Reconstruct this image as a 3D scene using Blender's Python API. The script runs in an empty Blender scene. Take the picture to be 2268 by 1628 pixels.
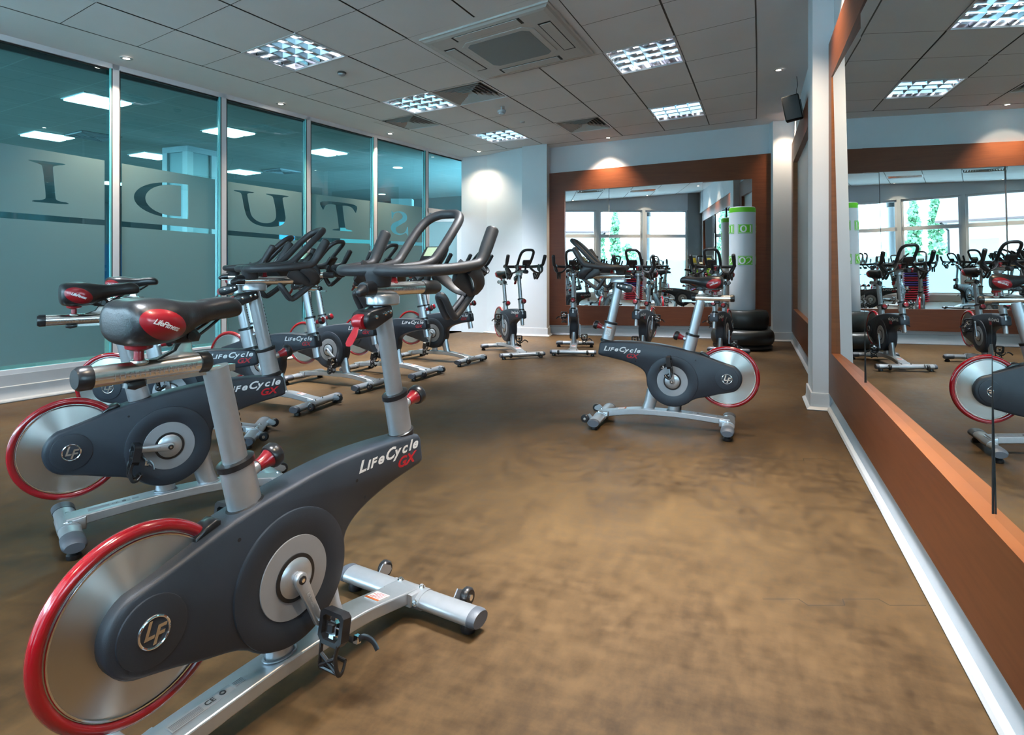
import bpy, bmesh, math, random
from mathutils import Vector, Matrix
random.seed(7)
R = math.radians
PI = math.pi
scene = bpy.context.scene
col = scene.collection

# ------------------------------------------------------------------ camera
CAM_H = 1.2926
FPX, CX, CY, HZ = 1390.0, 1134.0, 814.0, 588.0      # focal length, centre and horizon in pixels of the 2268x1628 frame
cd = bpy.data.cameras.new('camera')
cd.sensor_fit = 'HORIZONTAL'
cd.sensor_width = 36.0
cd.lens = FPX / 2268.0 * 36.0
cd.shift_y = (HZ - CY) / 2268.0
cd.clip_start = 0.05
cd.clip_end = 300
cam = bpy.data.objects.new('camera', cd)
col.objects.link(cam)
cam.location = (0, 0, CAM_H)
cam.rotation_euler = (R(90), 0, 0)
scene.camera = cam

# ------------------------------------------------------------------ materials
def nodes_of(name):
    m = bpy.data.materials.new(name)
    m.use_nodes = True
    nt = m.node_tree
    return m, nt, nt.nodes, nt.links, nt.nodes['Principled BSDF']

def mat(name, base, rough=0.5, metal=0.0, coat=0.0, noise=0.0, nscale=20.0, bump=0.0, bscale=200.0, spec=0.5, emit=None, estr=0.0):
    m, nt, N, L, b = nodes_of(name)
    b.inputs['Base Color'].default_value = (*base, 1)
    b.inputs['Roughness'].default_value = rough
    b.inputs['Metallic'].default_value = metal
    b.inputs['Specular IOR Level'].default_value = spec
    if coat:
        b.inputs['Coat Weight'].default_value = coat
        b.inputs['Coat Roughness'].default_value = 0.08
    if emit:
        b.inputs['Emission Color'].default_value = (*emit, 1)
        b.inputs['Emission Strength'].default_value = estr
    tc = N.new('ShaderNodeTexCoord')
    if noise:
        n = N.new('ShaderNodeTexNoise'); n.inputs['Scale'].default_value = nscale; n.inputs['Detail'].default_value = 4
        L.new(tc.outputs['Object'], n.inputs['Vector'])
        r = N.new('ShaderNodeMapRange'); r.inputs[1].default_value = 0.3; r.inputs[2].default_value = 0.7
        r.inputs[3].default_value = 1 - noise; r.inputs[4].default_value = 1 + noise
        L.new(n.outputs['Fac'], r.inputs[0])
        mx = N.new('ShaderNodeMix'); mx.data_type = 'RGBA'; mx.blend_type = 'MULTIPLY'; mx.inputs[0].default_value = 1
        mx.inputs[6].default_value = (*base, 1)
        L.new(r.outputs[0], mx.inputs[7]); L.new(mx.outputs[2], b.inputs['Base Color'])
    if bump:
        n2 = N.new('ShaderNodeTexNoise'); n2.inputs['Scale'].default_value = bscale; n2.inputs['Detail'].default_value = 2
        L.new(tc.outputs['Object'], n2.inputs['Vector'])
        bp = N.new('ShaderNodeBump'); bp.inputs['Strength'].default_value = bump; bp.inputs['Distance'].default_value = 0.002
        L.new(n2.outputs['Fac'], bp.inputs['Height']); L.new(bp.outputs[0], b.inputs['Normal'])
    return m

M = {}
M['silver'] = mat('silver_paint', (0.50, 0.52, 0.55), 0.34, 0.75, noise=0.03, nscale=40)
M['alu'] = mat('brushed_aluminium', (0.74, 0.73, 0.70), 0.24, 1.0, noise=0.04, nscale=60)
M['chrome'] = mat('chrome', (0.85, 0.85, 0.86), 0.08, 1.0)
M['body'] = mat('gunmetal_plastic', (0.026, 0.033, 0.045), 0.42, 0.15, noise=0.05, nscale=15, bump=0.25, bscale=700)
M['ring'] = mat('grey_plastic', (0.33, 0.34, 0.36), 0.45, 0.2, noise=0.03)
M['rubber'] = mat('black_rubber', (0.022, 0.022, 0.025), 0.46, bump=0.3, bscale=500)
M['blackp'] = mat('black_plastic', (0.014, 0.014, 0.016), 0.28)
M['boot'] = mat('grey_rubber_boot', (0.075, 0.085, 0.105), 0.45, bump=0.2, bscale=300)
M['vinyl'] = mat('black_saddle_vinyl', (0.012, 0.012, 0.014), 0.34, bump=0.15, bscale=250)
M['red'] = mat('red_plastic', (0.30, 0.004, 0.012), 0.3, coat=0.5)
M['redrim'] = mat('red_rim_paint', (0.33, 0.003, 0.010), 0.18, coat=0.8)
M['white'] = mat('white_print', (0.80, 0.80, 0.80), 0.5)
M['redprint'] = mat('red_print', (0.48, 0.01, 0.02), 0.45)
M['greyprint'] = mat('grey_print', (0.22, 0.23, 0.25), 0.5)
M['orange'] = mat('orange_print', (0.55, 0.12, 0.02), 0.5)
M['lcd'] = mat('lcd_glass', (0.36, 0.42, 0.27), 0.25)

def flywheel_mat():
    m, nt, N, L, b = nodes_of('spun_steel')
    b.inputs['Base Color'].default_value = (0.56, 0.55, 0.53, 1)
    b.inputs['Metallic'].default_value = 1.0
    b.inputs['Roughness'].default_value = 0.30
    b.inputs['Anisotropic'].default_value = 0.9; b.inputs['Anisotropic Rotation'].default_value = 0.25
    t = N.new('ShaderNodeTangent'); t.direction_type = 'RADIAL'; t.axis = 'Y'
    L.new(t.outputs[0], b.inputs['Tangent'])
    return m
M['steel'] = flywheel_mat()

def wood_mat(name, c1, c2, sc=(1.0, 1.0, 14.0), rough=0.42):
    m, nt, N, L, b = nodes_of(name)
    tc = N.new('ShaderNodeTexCoord'); mp = N.new('ShaderNodeMapping')
    mp.inputs['Scale'].default_value = sc
    L.new(tc.outputs['Object'], mp.inputs['Vector'])
    n = N.new('ShaderNodeTexNoise'); n.inputs['Scale'].default_value = 3.0; n.inputs['Detail'].default_value = 8; n.inputs['Distortion'].default_value = 0.6
    L.new(mp.outputs[0], n.inputs['Vector'])
    r = N.new('ShaderNodeValToRGB')
    r.color_ramp.elements[0].position = 0.3; r.color_ramp.elements[0].color = (*c1, 1)
    r.color_ramp.elements[1].position = 0.72; r.color_ramp.elements[1].color = (*c2, 1)
    L.new(n.outputs['Fac'], r.inputs[0]); L.new(r.outputs[0], b.inputs['Base Color'])
    b.inputs['Roughness'].default_value = rough
    b.inputs['Specular IOR Level'].default_value = 0.3
    return m
M['cherry'] = wood_mat('cherry_veneer', (0.115, 0.030, 0.0095), (0.150, 0.042, 0.0135))
M['cherry_edge'] = wood_mat('cherry_edge', (0.21, 0.068, 0.020), (0.27, 0.092, 0.028))

def floor_mat():
    m, nt, N, L, b = nodes_of('brown_rubber_floor')
    tc = N.new('ShaderNodeTexCoord')
    def noise(scale, sx, sy, detail, rough, dist=0.0):
        mp = N.new('ShaderNodeMapping'); mp.vector_type = 'TEXTURE'; mp.inputs['Rotation'].default_value = (0, 0, R(-20.8)); mp.inputs['Scale'].default_value = (sx, sy, 1.0)
        L.new(tc.outputs['Object'], mp.inputs['Vector'])
        n = N.new('ShaderNodeTexNoise'); n.inputs['Scale'].default_value = scale; n.inputs['Detail'].default_value = detail; n.inputs['Roughness'].default_value = rough; n.inputs['Distortion'].default_value = dist
        L.new(mp.outputs[0], n.inputs['Vector']); return n.outputs['Fac']
    def mix(a, c, f):
        mx = N.new('ShaderNodeMix'); mx.data_type = 'FLOAT'; mx.inputs[0].default_value = f
        L.new(a, mx.inputs[2]); L.new(c, mx.inputs[3]); return mx.outputs[0]
    fine = mix(noise(13, 0.7, 1.7, 6, 0.65), noise(11, 1.6, 0.6, 6, 0.65), 0.45)
    allv = mix(fine, noise(1.7, 0.9, 1.4, 6, 0.6, 0.4), 0.42)
    r = N.new('ShaderNodeValToRGB'); e = r.color_ramp.elements
    e[0].position = 0.40; e[0].color = (0.036, 0.0190, 0.0066, 1)
    e[1].position = 0.60; e[1].color = (0.098, 0.0550, 0.0210, 1)
    L.new(allv, r.inputs[0]); L.new(r.outputs[0], b.inputs['Base Color'])
    rr = N.new('ShaderNodeMapRange'); rr.inputs[1].default_value = 0.35; rr.inputs[2].default_value = 0.65; rr.inputs[3].default_value = 0.44; rr.inputs[4].default_value = 0.58
    L.new(fine, rr.inputs[0]); L.new(rr.outputs[0], b.inputs['Roughness'])
    b.inputs['Specular IOR Level'].default_value = 0.25
    bp = N.new('ShaderNodeBump'); bp.inputs['Strength'].default_value = 0.10; bp.inputs['Distance'].default_value = 0.004
    L.new(fine, bp.inputs['Height']); L.new(bp.outputs[0], b.inputs['Normal'])
    return m
M['floor'] = floor_mat()
M['joint'] = mat('floor_joint', (0.03, 0.02, 0.012), 0.8)
M['wall'] = mat('pale_blue_wall_paint', (0.60, 0.625, 0.66), 0.6, noise=0.02, nscale=3, bump=0.1, bscale=150)
M['wallgrey'] = mat('grey_wall_paint', (0.20, 0.20, 0.20), 0.6, noise=0.02, nscale=3)
M['trim'] = mat('white_gloss_trim', (0.46, 0.47, 0.49), 0.35, noise=0.03, nscale=8)
M['tile'] = mat('mineral_ceiling_tile', (0.76, 0.76, 0.77), 0.8, noise=0.03, nscale=1.3, bump=0.25, bscale=120)
M['plaster'] = mat('ceiling_plaster', (0.76, 0.76, 0.77), 0.75, noise=0.02, nscale=2)
M['gridbar'] = mat('dark_grid_bar', (0.09, 0.085, 0.08), 0.6)
M['frame'] = mat('white_alu_frame', (0.70, 0.70, 0.73), 0.3, noise=0.02)
M['gasket'] = mat('black_gasket', (0.01, 0.012, 0.014), 0.5)
M['acwhite'] = mat('cassette_white', (0.50, 0.49, 0.47), 0.5, noise=0.02)
M['acgrille'] = mat('cassette_grille', (0.20, 0.24, 0.25), 0.6, bump=0.6, bscale=160)
M['dark'] = mat('vent_dark', (0.012, 0.012, 0.012), 0.8)
M['speaker'] = mat('speaker_black', (0.004, 0.004, 0.005), 0.7, bump=0.4, bscale=400, spec=0.2)
M['tyre'] = mat('moulded_black_base', (0.010, 0.011, 0.010), 0.38, noise=0.2, nscale=4)
M['bag'] = mat('white_bag_vinyl', (0.58, 0.61, 0.65), 0.35, noise=0.02, nscale=5)
M['green'] = mat('green_print', (0.12, 0.50, 0.01), 0.4)
M['silverlouvre'] = mat('louvre_mirror', (0.78, 0.79, 0.82), 0.12, 1.0)

def mirror_mat():
    m, nt, N, L, b = nodes_of('mirror_glass')
    b.inputs['Base Color'].default_value = (0.80, 0.85, 0.84, 1)
    b.inputs['Metallic'].default_value = 1.0
    b.inputs['Roughness'].default_value = 0.0
    return m
M['mirror'] = mirror_mat()

def glass_mat(name, tint, refl=1.0):
    m = bpy.data.materials.new(name); m.use_nodes = True
    nt = m.node_tree; N = nt.nodes; L = nt.links
    N.remove(N['Principled BSDF'])
    out = N['Material Output']
    t = N.new('ShaderNodeBsdfTransparent'); t.inputs[0].default_value = (*tint, 1)
    g = N.new('ShaderNodeBsdfGlossy'); g.inputs['Roughness'].default_value = 0.0; g.inputs[0].default_value = (0.75, 0.95, 1.0, 1)
    f = N.new('ShaderNodeFresnel'); f.inputs[0].default_value = 1.5
    mm = N.new('ShaderNodeMath'); mm.operation = 'MULTIPLY'; mm.inputs[1].default_value = refl; mm.use_clamp = True
    geo = N.new('ShaderNodeNewGeometry'); inv = N.new('ShaderNodeMath'); inv.operation = 'SUBTRACT'; inv.inputs[0].default_value = 1.0
    L.new(geo.outputs['Backfacing'], inv.inputs[1]); m0 = N.new('ShaderNodeMath'); m0.operation = 'MULTIPLY'
    L.new(f.outputs[0], m0.inputs[0]); L.new(inv.outputs[0], m0.inputs[1]); L.new(m0.outputs[0], mm.inputs[0])
    mx = N.new('ShaderNodeMixShader')
    L.new(mm.outputs[0], mx.inputs[0]); L.new(t.outputs[0], mx.inputs[1]); L.new(g.outputs[0], mx.inputs[2])
    L.new(mx.outputs[0], out.inputs[0])
    return m
M['glass'] = glass_mat('teal_glass', (0.50, 0.80, 0.83), 1.8)
M['clear'] = glass_mat('window_glass', (0.90, 0.96, 0.97), 0.8)
M['glassedge'] = mat('glass_edge', (0.18, 0.62, 0.66), 0.2, emit=None)

def film_mat(name, c, trans=0.5, see=0.08):
    m = bpy.data.materials.new(name); m.use_nodes = True
    nt = m.node_tree; N = nt.nodes; L = nt.links
    N.remove(N['Principled BSDF'])
    out = N['Material Output']
    d = N.new('ShaderNodeBsdfDiffuse'); d.inputs[0].default_value = (*c, 1)
    tl = N.new('ShaderNodeBsdfTranslucent'); tl.inputs[0].default_value = (*[min(1, x * 1.25) for x in c], 1)
    gl = N.new('ShaderNodeBsdfGlossy'); gl.inputs['Roughness'].default_value = 0.25
    a = N.new('ShaderNodeMixShader'); a.inputs[0].default_value = trans
    L.new(d.outputs[0], a.inputs[1]); L.new(tl.outputs[0], a.inputs[2])
    b2 = N.new('ShaderNodeMixShader'); b2.inputs[0].default_value = 0.05
    L.new(a.outputs[0], b2.inputs[1]); L.new(gl.outputs[0], b2.inputs[2])
    tr = N.new('ShaderNodeBsdfTransparent'); tr.inputs[0].default_value = (0.7, 0.9, 0.9, 1)
    c2 = N.new('ShaderNodeMixShader'); c2.inputs[0].default_value = see
    L.new(b2.outputs[0], c2.inputs[1]); L.new(tr.outputs[0], c2.inputs[2])
    L.new(c2.outputs[0], out.inputs[0])
    return m
M['film'] = film_mat('frosted_film', (0.27, 0.37, 0.375), 0.5)
M['frost'] = film_mat('frosted_window_film', (0.50, 0.60, 0.63), 0.8, 0.12)

def emis(name, c, s):
    m = bpy.data.materials.new(name); m.use_nodes = True
    nt = m.node_tree; N = nt.nodes; L = nt.links
    N.remove(N['Principled BSDF'])
    e = N.new('ShaderNodeEmission'); e.inputs[0].default_value = (*c, 1); e.inputs[1].default_value = s
    L.new(e.outputs[0], N['Material Output'].inputs[0])
    return m
M['tube'] = emis('lamp_tube', (0.93, 0.97, 1.0), 5.0)
M['tube_dim'] = emis('lamp_tube_dim', (0.80, 0.82, 1.0), 1.0)
M['gymlamp'] = emis('gym_lamp', (0.90, 1.0, 0.93), 6.0)
M['bulb'] = emis('downlight_bulb', (1.0, 0.86, 0.70), 25.0)

# ------------------------------------------------------------------ mesh helpers
def empty(name, loc=(0, 0, 0), rz=0.0):
    o = bpy.data.objects.new(name, None); col.objects.link(o)
    o.location = loc; o.rotation_euler = (0, 0, rz); o.empty_display_size = 0.1
    return o

def tag(o, label=None, cat=None, group=None, kind=None):
    if label: o['label'] = label
    if cat: o['category'] = cat
    if group: o['group'] = group
    if kind: o['kind'] = kind
    return o

class MB:
    """Collects geometry of ONE object."""
    def __init__(s): s.v = []; s.f = []; s.m = []; s.mats = []
    def mi(s, m):
        if m not in s.mats: s.mats.append(m)
        return s.mats.index(m)
    def add(s, vs, fs, m):
        o = len(s.v); k = s.mi(m)
        s.v += [tuple(p) for p in vs]
        s.f += [tuple(i + o for i in f) for f in fs]; s.m += [k] * len(fs)
        return s
    def box(s, lo, hi, m, T=None):
        x0, y0, z0 = lo; x1, y1, z1 = hi
        vs = [Vector(p) for p in ((x0, y0, z0), (x1, y0, z0), (x1, y1, z0), (x0, y1, z0), (x0, y0, z1), (x1, y0, z1), (x1, y1, z1), (x0, y1, z1))]
        if T: vs = [T @ p for p in vs]
        return s.add(vs, [(3, 2, 1, 0), (4, 5, 6, 7), (0, 1, 5, 4), (1, 2, 6, 5), (2, 3, 7, 6), (3, 0, 4, 7)], m)
    def loft(s, rings, m, caps=True, closed=False):
        n = len(rings[0]); vs = [p for r in rings for p in r]; fs = []
        K = len(rings)
        for a in range(K if closed else K - 1):
            b = (a + 1) % K
            for i in range(n):
                j = (i + 1) % n
                fs.append((a * n + i, a * n + j, b * n + j, b * n + i))
        if caps and not closed:
            fs.append(tuple(range(n - 1, -1, -1))); fs.append(tuple((K - 1) * n + i for i in range(n)))
        return s.add(vs, fs, m)
    def tube(s, pts, r, m, n=12, caps=True, closed=False, up=None, r2=None, round_end=False):
        pts = [Vector(p) for p in pts]; K = len(pts)
        rs = r if isinstance(r, (list, tuple)) else [r] * K
        r2s = rs if r2 is None else (r2 if isinstance(r2, (list, tuple)) else [r2] * K)
        if round_end:
            d0 = (pts[0] - pts[1]).normalized(); d1 = (pts[-1] - pts[-2]).normalized()
            p, a, b = [], [], []
            for q in (0.0, 0.5, 0.85): 
                p.append(pts[0] + d0 * rs[0] * (1 - q) ** 1 * 0.6); c = math.sqrt(max(0.02, 1 - (1 - q) ** 2)); a.append(rs[0] * c); b.append(r2s[0] * c)
            p2, a2, b2 = [], [], []
            for q in (0.85, 0.5, 0.0):
                p2.append(pts[-1] + d1 * rs[-1] * (1 - q) * 0.6); c = math.sqrt(max(0.02, 1 - (1 - q) ** 2)); a2.append(rs[-1] * c); b2.append(r2s[-1] * c)
            pts = p + pts + p2; rs = a + list(rs) + a2; r2s = b + list(r2s) + b2; K = len(pts)
        rings = []; prev = None
        for i in range(K):
            if closed: t = (pts[(i + 1) % K] - pts[i - 1]).normalized()
            elif i == 0: t = (pts[1] - pts[0]).normalized()
            elif i == K - 1: t = (pts[-1] - pts[-2]).normalized()
            else: t = ((pts[i + 1] - pts[i]).normalized() + (pts[i] - pts[i - 1]).normalized()).normalized()
            if up is not None: a = Vector(up)
            elif prev is None: a = Vector((0, 0, 1)) if abs(t.z) < 0.9 else Vector((1, 0, 0))
            else: a = prev
            a = (a - t * a.dot(t))
            if a.length < 1e-5: a = Vector((0, 1, 0)) - t * t.y
            a.normalize(); b = t.cross(a); prev = a
            rings.append([pts[i] + a * (rs[i] * math.cos(2 * PI * k / n)) + b * (r2s[i] * math.sin(2 * PI * k / n)) for k in range(n)])
        return s.loft(rings, m, caps, closed)
    def cyl(s, p, q, r, m, n=16, r1=None, caps=True):
        return s.tube([p, q], [r, r if r1 is None else r1], m, n, caps)
    def lathe(s, prof, m, n=24, T=None, caps=True):
        """prof: (radius, height) pairs about local z."""
        rings = []
        for r, z in prof:
            ring = [Vector((r * math.cos(2 * PI * k / n), r * math.sin(2 * PI * k / n), z)) for k in range(n)]
            rings.append([T @ p for p in ring] if T else ring)
        return s.loft(rings, m, caps)
    def torus(s, T, Rm, r, m, n=48, k=12, r2=None):
        rings = []
        for a in range(n):
            t = 2 * PI * a / n; c = Vector((math.cos(t), math.sin(t), 0))
            rings.append([T @ (c * (Rm + r * math.cos(2 * PI * j / k)) + Vector((0, 0, (r2 or r) * math.sin(2 * PI * j / k)))) for j in range(k)])
        return s.loft(rings, m, False, True)
    def prism(s, poly, a, b, m, T=None, bev=0.0):
        """poly in local (x,z) extruded along y from a to b, with a bevel on the rims."""
        if bev:
            c = inset(poly, bev)
            rings = [[(x, a, z) for x, z in c], [(x, a + bev * 0.35, z) for x, z in inset(poly, bev * 0.35)], [(x, a + bev, z) for x, z in poly],
                     [(x, b - bev, z) for x, z in poly], [(x, b - bev * 0.35, z) for x, z in inset(poly, bev * 0.35)], [(x, b, z) for x, z in c]]
        else:
            rings = [[(x, a, z) for x, z in poly], [(x, b, z) for x, z in poly]]
        rings = [[(T @ Vector(p)) if T else Vector(p) for p in r] for r in rings]
        return s.loft(rings, m, True)
    def build(s, name, parent=None, smooth=True, ang=40, label=None):
        me = bpy.data.meshes.new(name)
        me.from_pydata(s.v, [], s.f)
        for m in s.mats: me.materials.append(m)
        me.polygons.foreach_set('material_index', s.m)
        bm = bmesh.new(); bm.from_mesh(me)
        bmesh.ops.recalc_face_normals(bm, faces=bm.faces)
        if smooth:
            for f in bm.faces: f.smooth = True
            for e in bm.edges:
                if len(e.link_faces) == 2:
                    if e.calc_face_angle(0) > R(ang): e.smooth = False
        bm.to_mesh(me); bm.free(); me.update()
        o = bpy.data.objects.new(name, me); col.objects.link(o)
        if parent: o.parent = parent
        if label: o['label'] = label
        return o

def inset(poly, d):
    n = len(poly); out = []
    A = sum(poly[i][0] * poly[(i + 1) % n][1] - poly[(i + 1) % n][0] * poly[i][1] for i in range(n))
    sg = 1 if A > 0 else -1
    for i in range(n):
        p0, p1, p2 = Vector(poly[i - 1]), Vector(poly[i]), Vector(poly[(i + 1) % n])
        a = (p1 - p0); b = (p2 - p1)
        a = a.normalized() if a.length > 1e-9 else b.normalized(); b = b.normalized() if b.length > 1e-9 else a
        na = Vector((-a.y, a.x)) * sg; nb = Vector((-b.y, b.x)) * sg
        nn = na + nb
        nn = nn.normalized() if nn.length > 1e-6 else na
        k = 1 / max(0.5, nn.dot(na))
        out.append(tuple(p1 + nn * d * k))
    return out

def spline(pts, k=6, closed=False):
    """Catmull-Rom through points of any dimension."""
    P = [Vector(p) for p in pts]; out = []; n = len(P)
    for i in range(n if closed else n - 1):
        p0 = P[i - 1] if (i > 0 or closed) else P[0]; p1 = P[i]; p2 = P[(i + 1) % n]
        p3 = P[(i + 2) % n] if (i + 2 < n or closed) else P[-1]
        for j in range(k):
            t = j / k
            out.append(0.5 * ((2 * p1) + (p2 - p0) * t + (2 * p0 - 5 * p1 + 4 * p2 - p3) * t * t + (3 * p1 - p0 - 3 * p2 + p3) * t ** 3))
    if not closed: out.append(P[-1])
    return out

def text_mesh(txt, size=1.0, shear=0.0, bold=0.0, extrude=0.0, space=1.0, xs=1.0, res=3):
    """Lettering as (verts, faces), left-aligned on the local xy plane."""
    c = bpy.data.curves.new('txt', 'FONT'); c.body = txt; c.size = size; c.shear = shear; c.offset = bold
    c.extrude = extrude; c.space_character = space; c.resolution_u = res
    o = bpy.data.objects.new('txt', c); col.objects.link(o)
    bpy.context.view_layer.update()
    me = bpy.data.meshes.new_from_object(o.evaluated_get(bpy.context.evaluated_depsgraph_get()))
    v = [Vector((p.co.x * xs, p.co.y, p.co.z)) for p in me.vertices]; f = [tuple(p.vertices) for p in me.polygons]
    bpy.data.objects.remove(o); bpy.data.meshes.remove(me); bpy.data.curves.remove(c)
    return v, f

def basis(origin, x, y, z):
    m = Matrix.Identity(4)
    for i, a in enumerate((x, y, z)):
        a = Vector(a)
        m[0][i], m[1][i], m[2][i] = a
    m.translation = Vector(origin)
    return m

def kids(o): return [c for c in col.objects if c.parent == o]
# ------------------------------------------------------------------ the studio bike (x forward, y to the rider's left, z up; origin under the flywheel axle)
FW = Vector((0, 0, 0.427)); CRK = Vector((0.409, 0, 0.378))
XZ_Y = lambda o: basis(o, (1, 0, 0), (0, 0, 1), (0, -1, 0))      # local z -> -y (right-hand side of the bike)
XZ_L = lambda o: basis(o, (-1, 0, 0), (0, 0, 1), (0, 1, 0))      # local z -> +y (left-hand side)
def side_T(sg, x, z, y): return (XZ_L if sg > 0 else XZ_Y)((x, sg * y, z))

def arc(cx, cz, r, a0, a1, n):
    return [(cx + r * math.cos(R(a0 + (a1 - a0) * i / n)), cz + r * math.sin(R(a0 + (a1 - a0) * i / n))) for i in range(n + 1)]

def body_profile():
    p = arc(0.0, 0.422, 0.110, 118, 250, 14)                                   # round tail
    p += [(0.06, 0.296), (0.14, 0.272), (0.20, 0.258), (0.235, 0.247)]
    p += arc(0.409, 0.378, 0.205, 226, 362, 22)                                 # crank housing
    p += [tuple(q) for q in spline([(0.616, 0.40), (0.626, 0.432), (0.662, 0.465), (0.73, 0.496), (0.83, 0.524), (0.93, 0.542)], 4)]
    p += [(0.985, 0.551), (1.005, 0.560), (1.008, 0.575), (0.996, 0.650), (0.985, 0.663)]
    p += [tuple(q) for q in spline([(0.95, 0.667), (0.80, 0.673), (0.65, 0.672), (0.50, 0.658), (0.35, 0.633), (0.22, 0.605), (0.08, 0.560), (-0.02, 0.528)], 3)]
    return p

SADDLE = [  # s, half width, top, bottom
    (0.028, 0.052, 1.184, 1.130), (0.033, 0.076, 1.203, 1.112), (0.052, 0.093, 1.215, 1.101), (0.095, 0.100, 1.219, 1.098), (0.13, 0.098, 1.217, 1.100),
    (0.16, 0.086, 1.211, 1.106), (0.19, 0.068, 1.206, 1.118), (0.22, 0.053, 1.203, 1.132), (0.25, 0.044, 1.203, 1.141), (0.28, 0.040, 1.206, 1.146),
    (0.31, 0.038, 1.208, 1.148), (0.335, 0.033, 1.203, 1.150), (0.350, 0.025, 1.192, 1.154), (0.356, 0.010, 1.180, 1.164)]
SADDLE = [tuple(p) for p in spline(SADDLE, 4)]
def saddle_at(s):
    for a, b in zip(SADDLE, SADDLE[1:]):
        if a[0] <= s <= b[0]:
            t = (s - a[0]) / (b[0] - a[0]); return [a[k] + (b[k] - a[k]) * t for k in (1, 2, 3)]
    return SADDLE[0][1:] if s < SADDLE[0][0] else SADDLE[-1][1:]
SP = 2.5
def saddle_side(s, h):
    w, t, b = saddle_at(s); m = (t + b) / 2; hh = (t - b) / 2
    d = min(0.999, abs(h - m) / hh)
    return w * (1 - d ** SP) ** (1 / SP)

def logo(sg, x, z, y, k=1.0):
    T = side_T(sg, x, z, y)
    b = MB(); b.torus(T, 0.0365 * k, 0.0035, M['chrome'], 32, 8)
    v, f = text_mesh('L', 0.058 * k, 0.35, 0.0015, 0.0015, 1, 0.9)
    b.add([T @ (p + Vector((-0.027 * k, -0.012 * k, 0))) for p in v], f, M['chrome'])
    v, f = text_mesh('F', 0.058 * k, 0.35, 0.0015, 0.0015, 1, 0.9)
    b.add([T @ (p + Vector((-0.006 * k, -0.028 * k, 0))) for p in v], f, M['chrome'])
    return b

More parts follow.
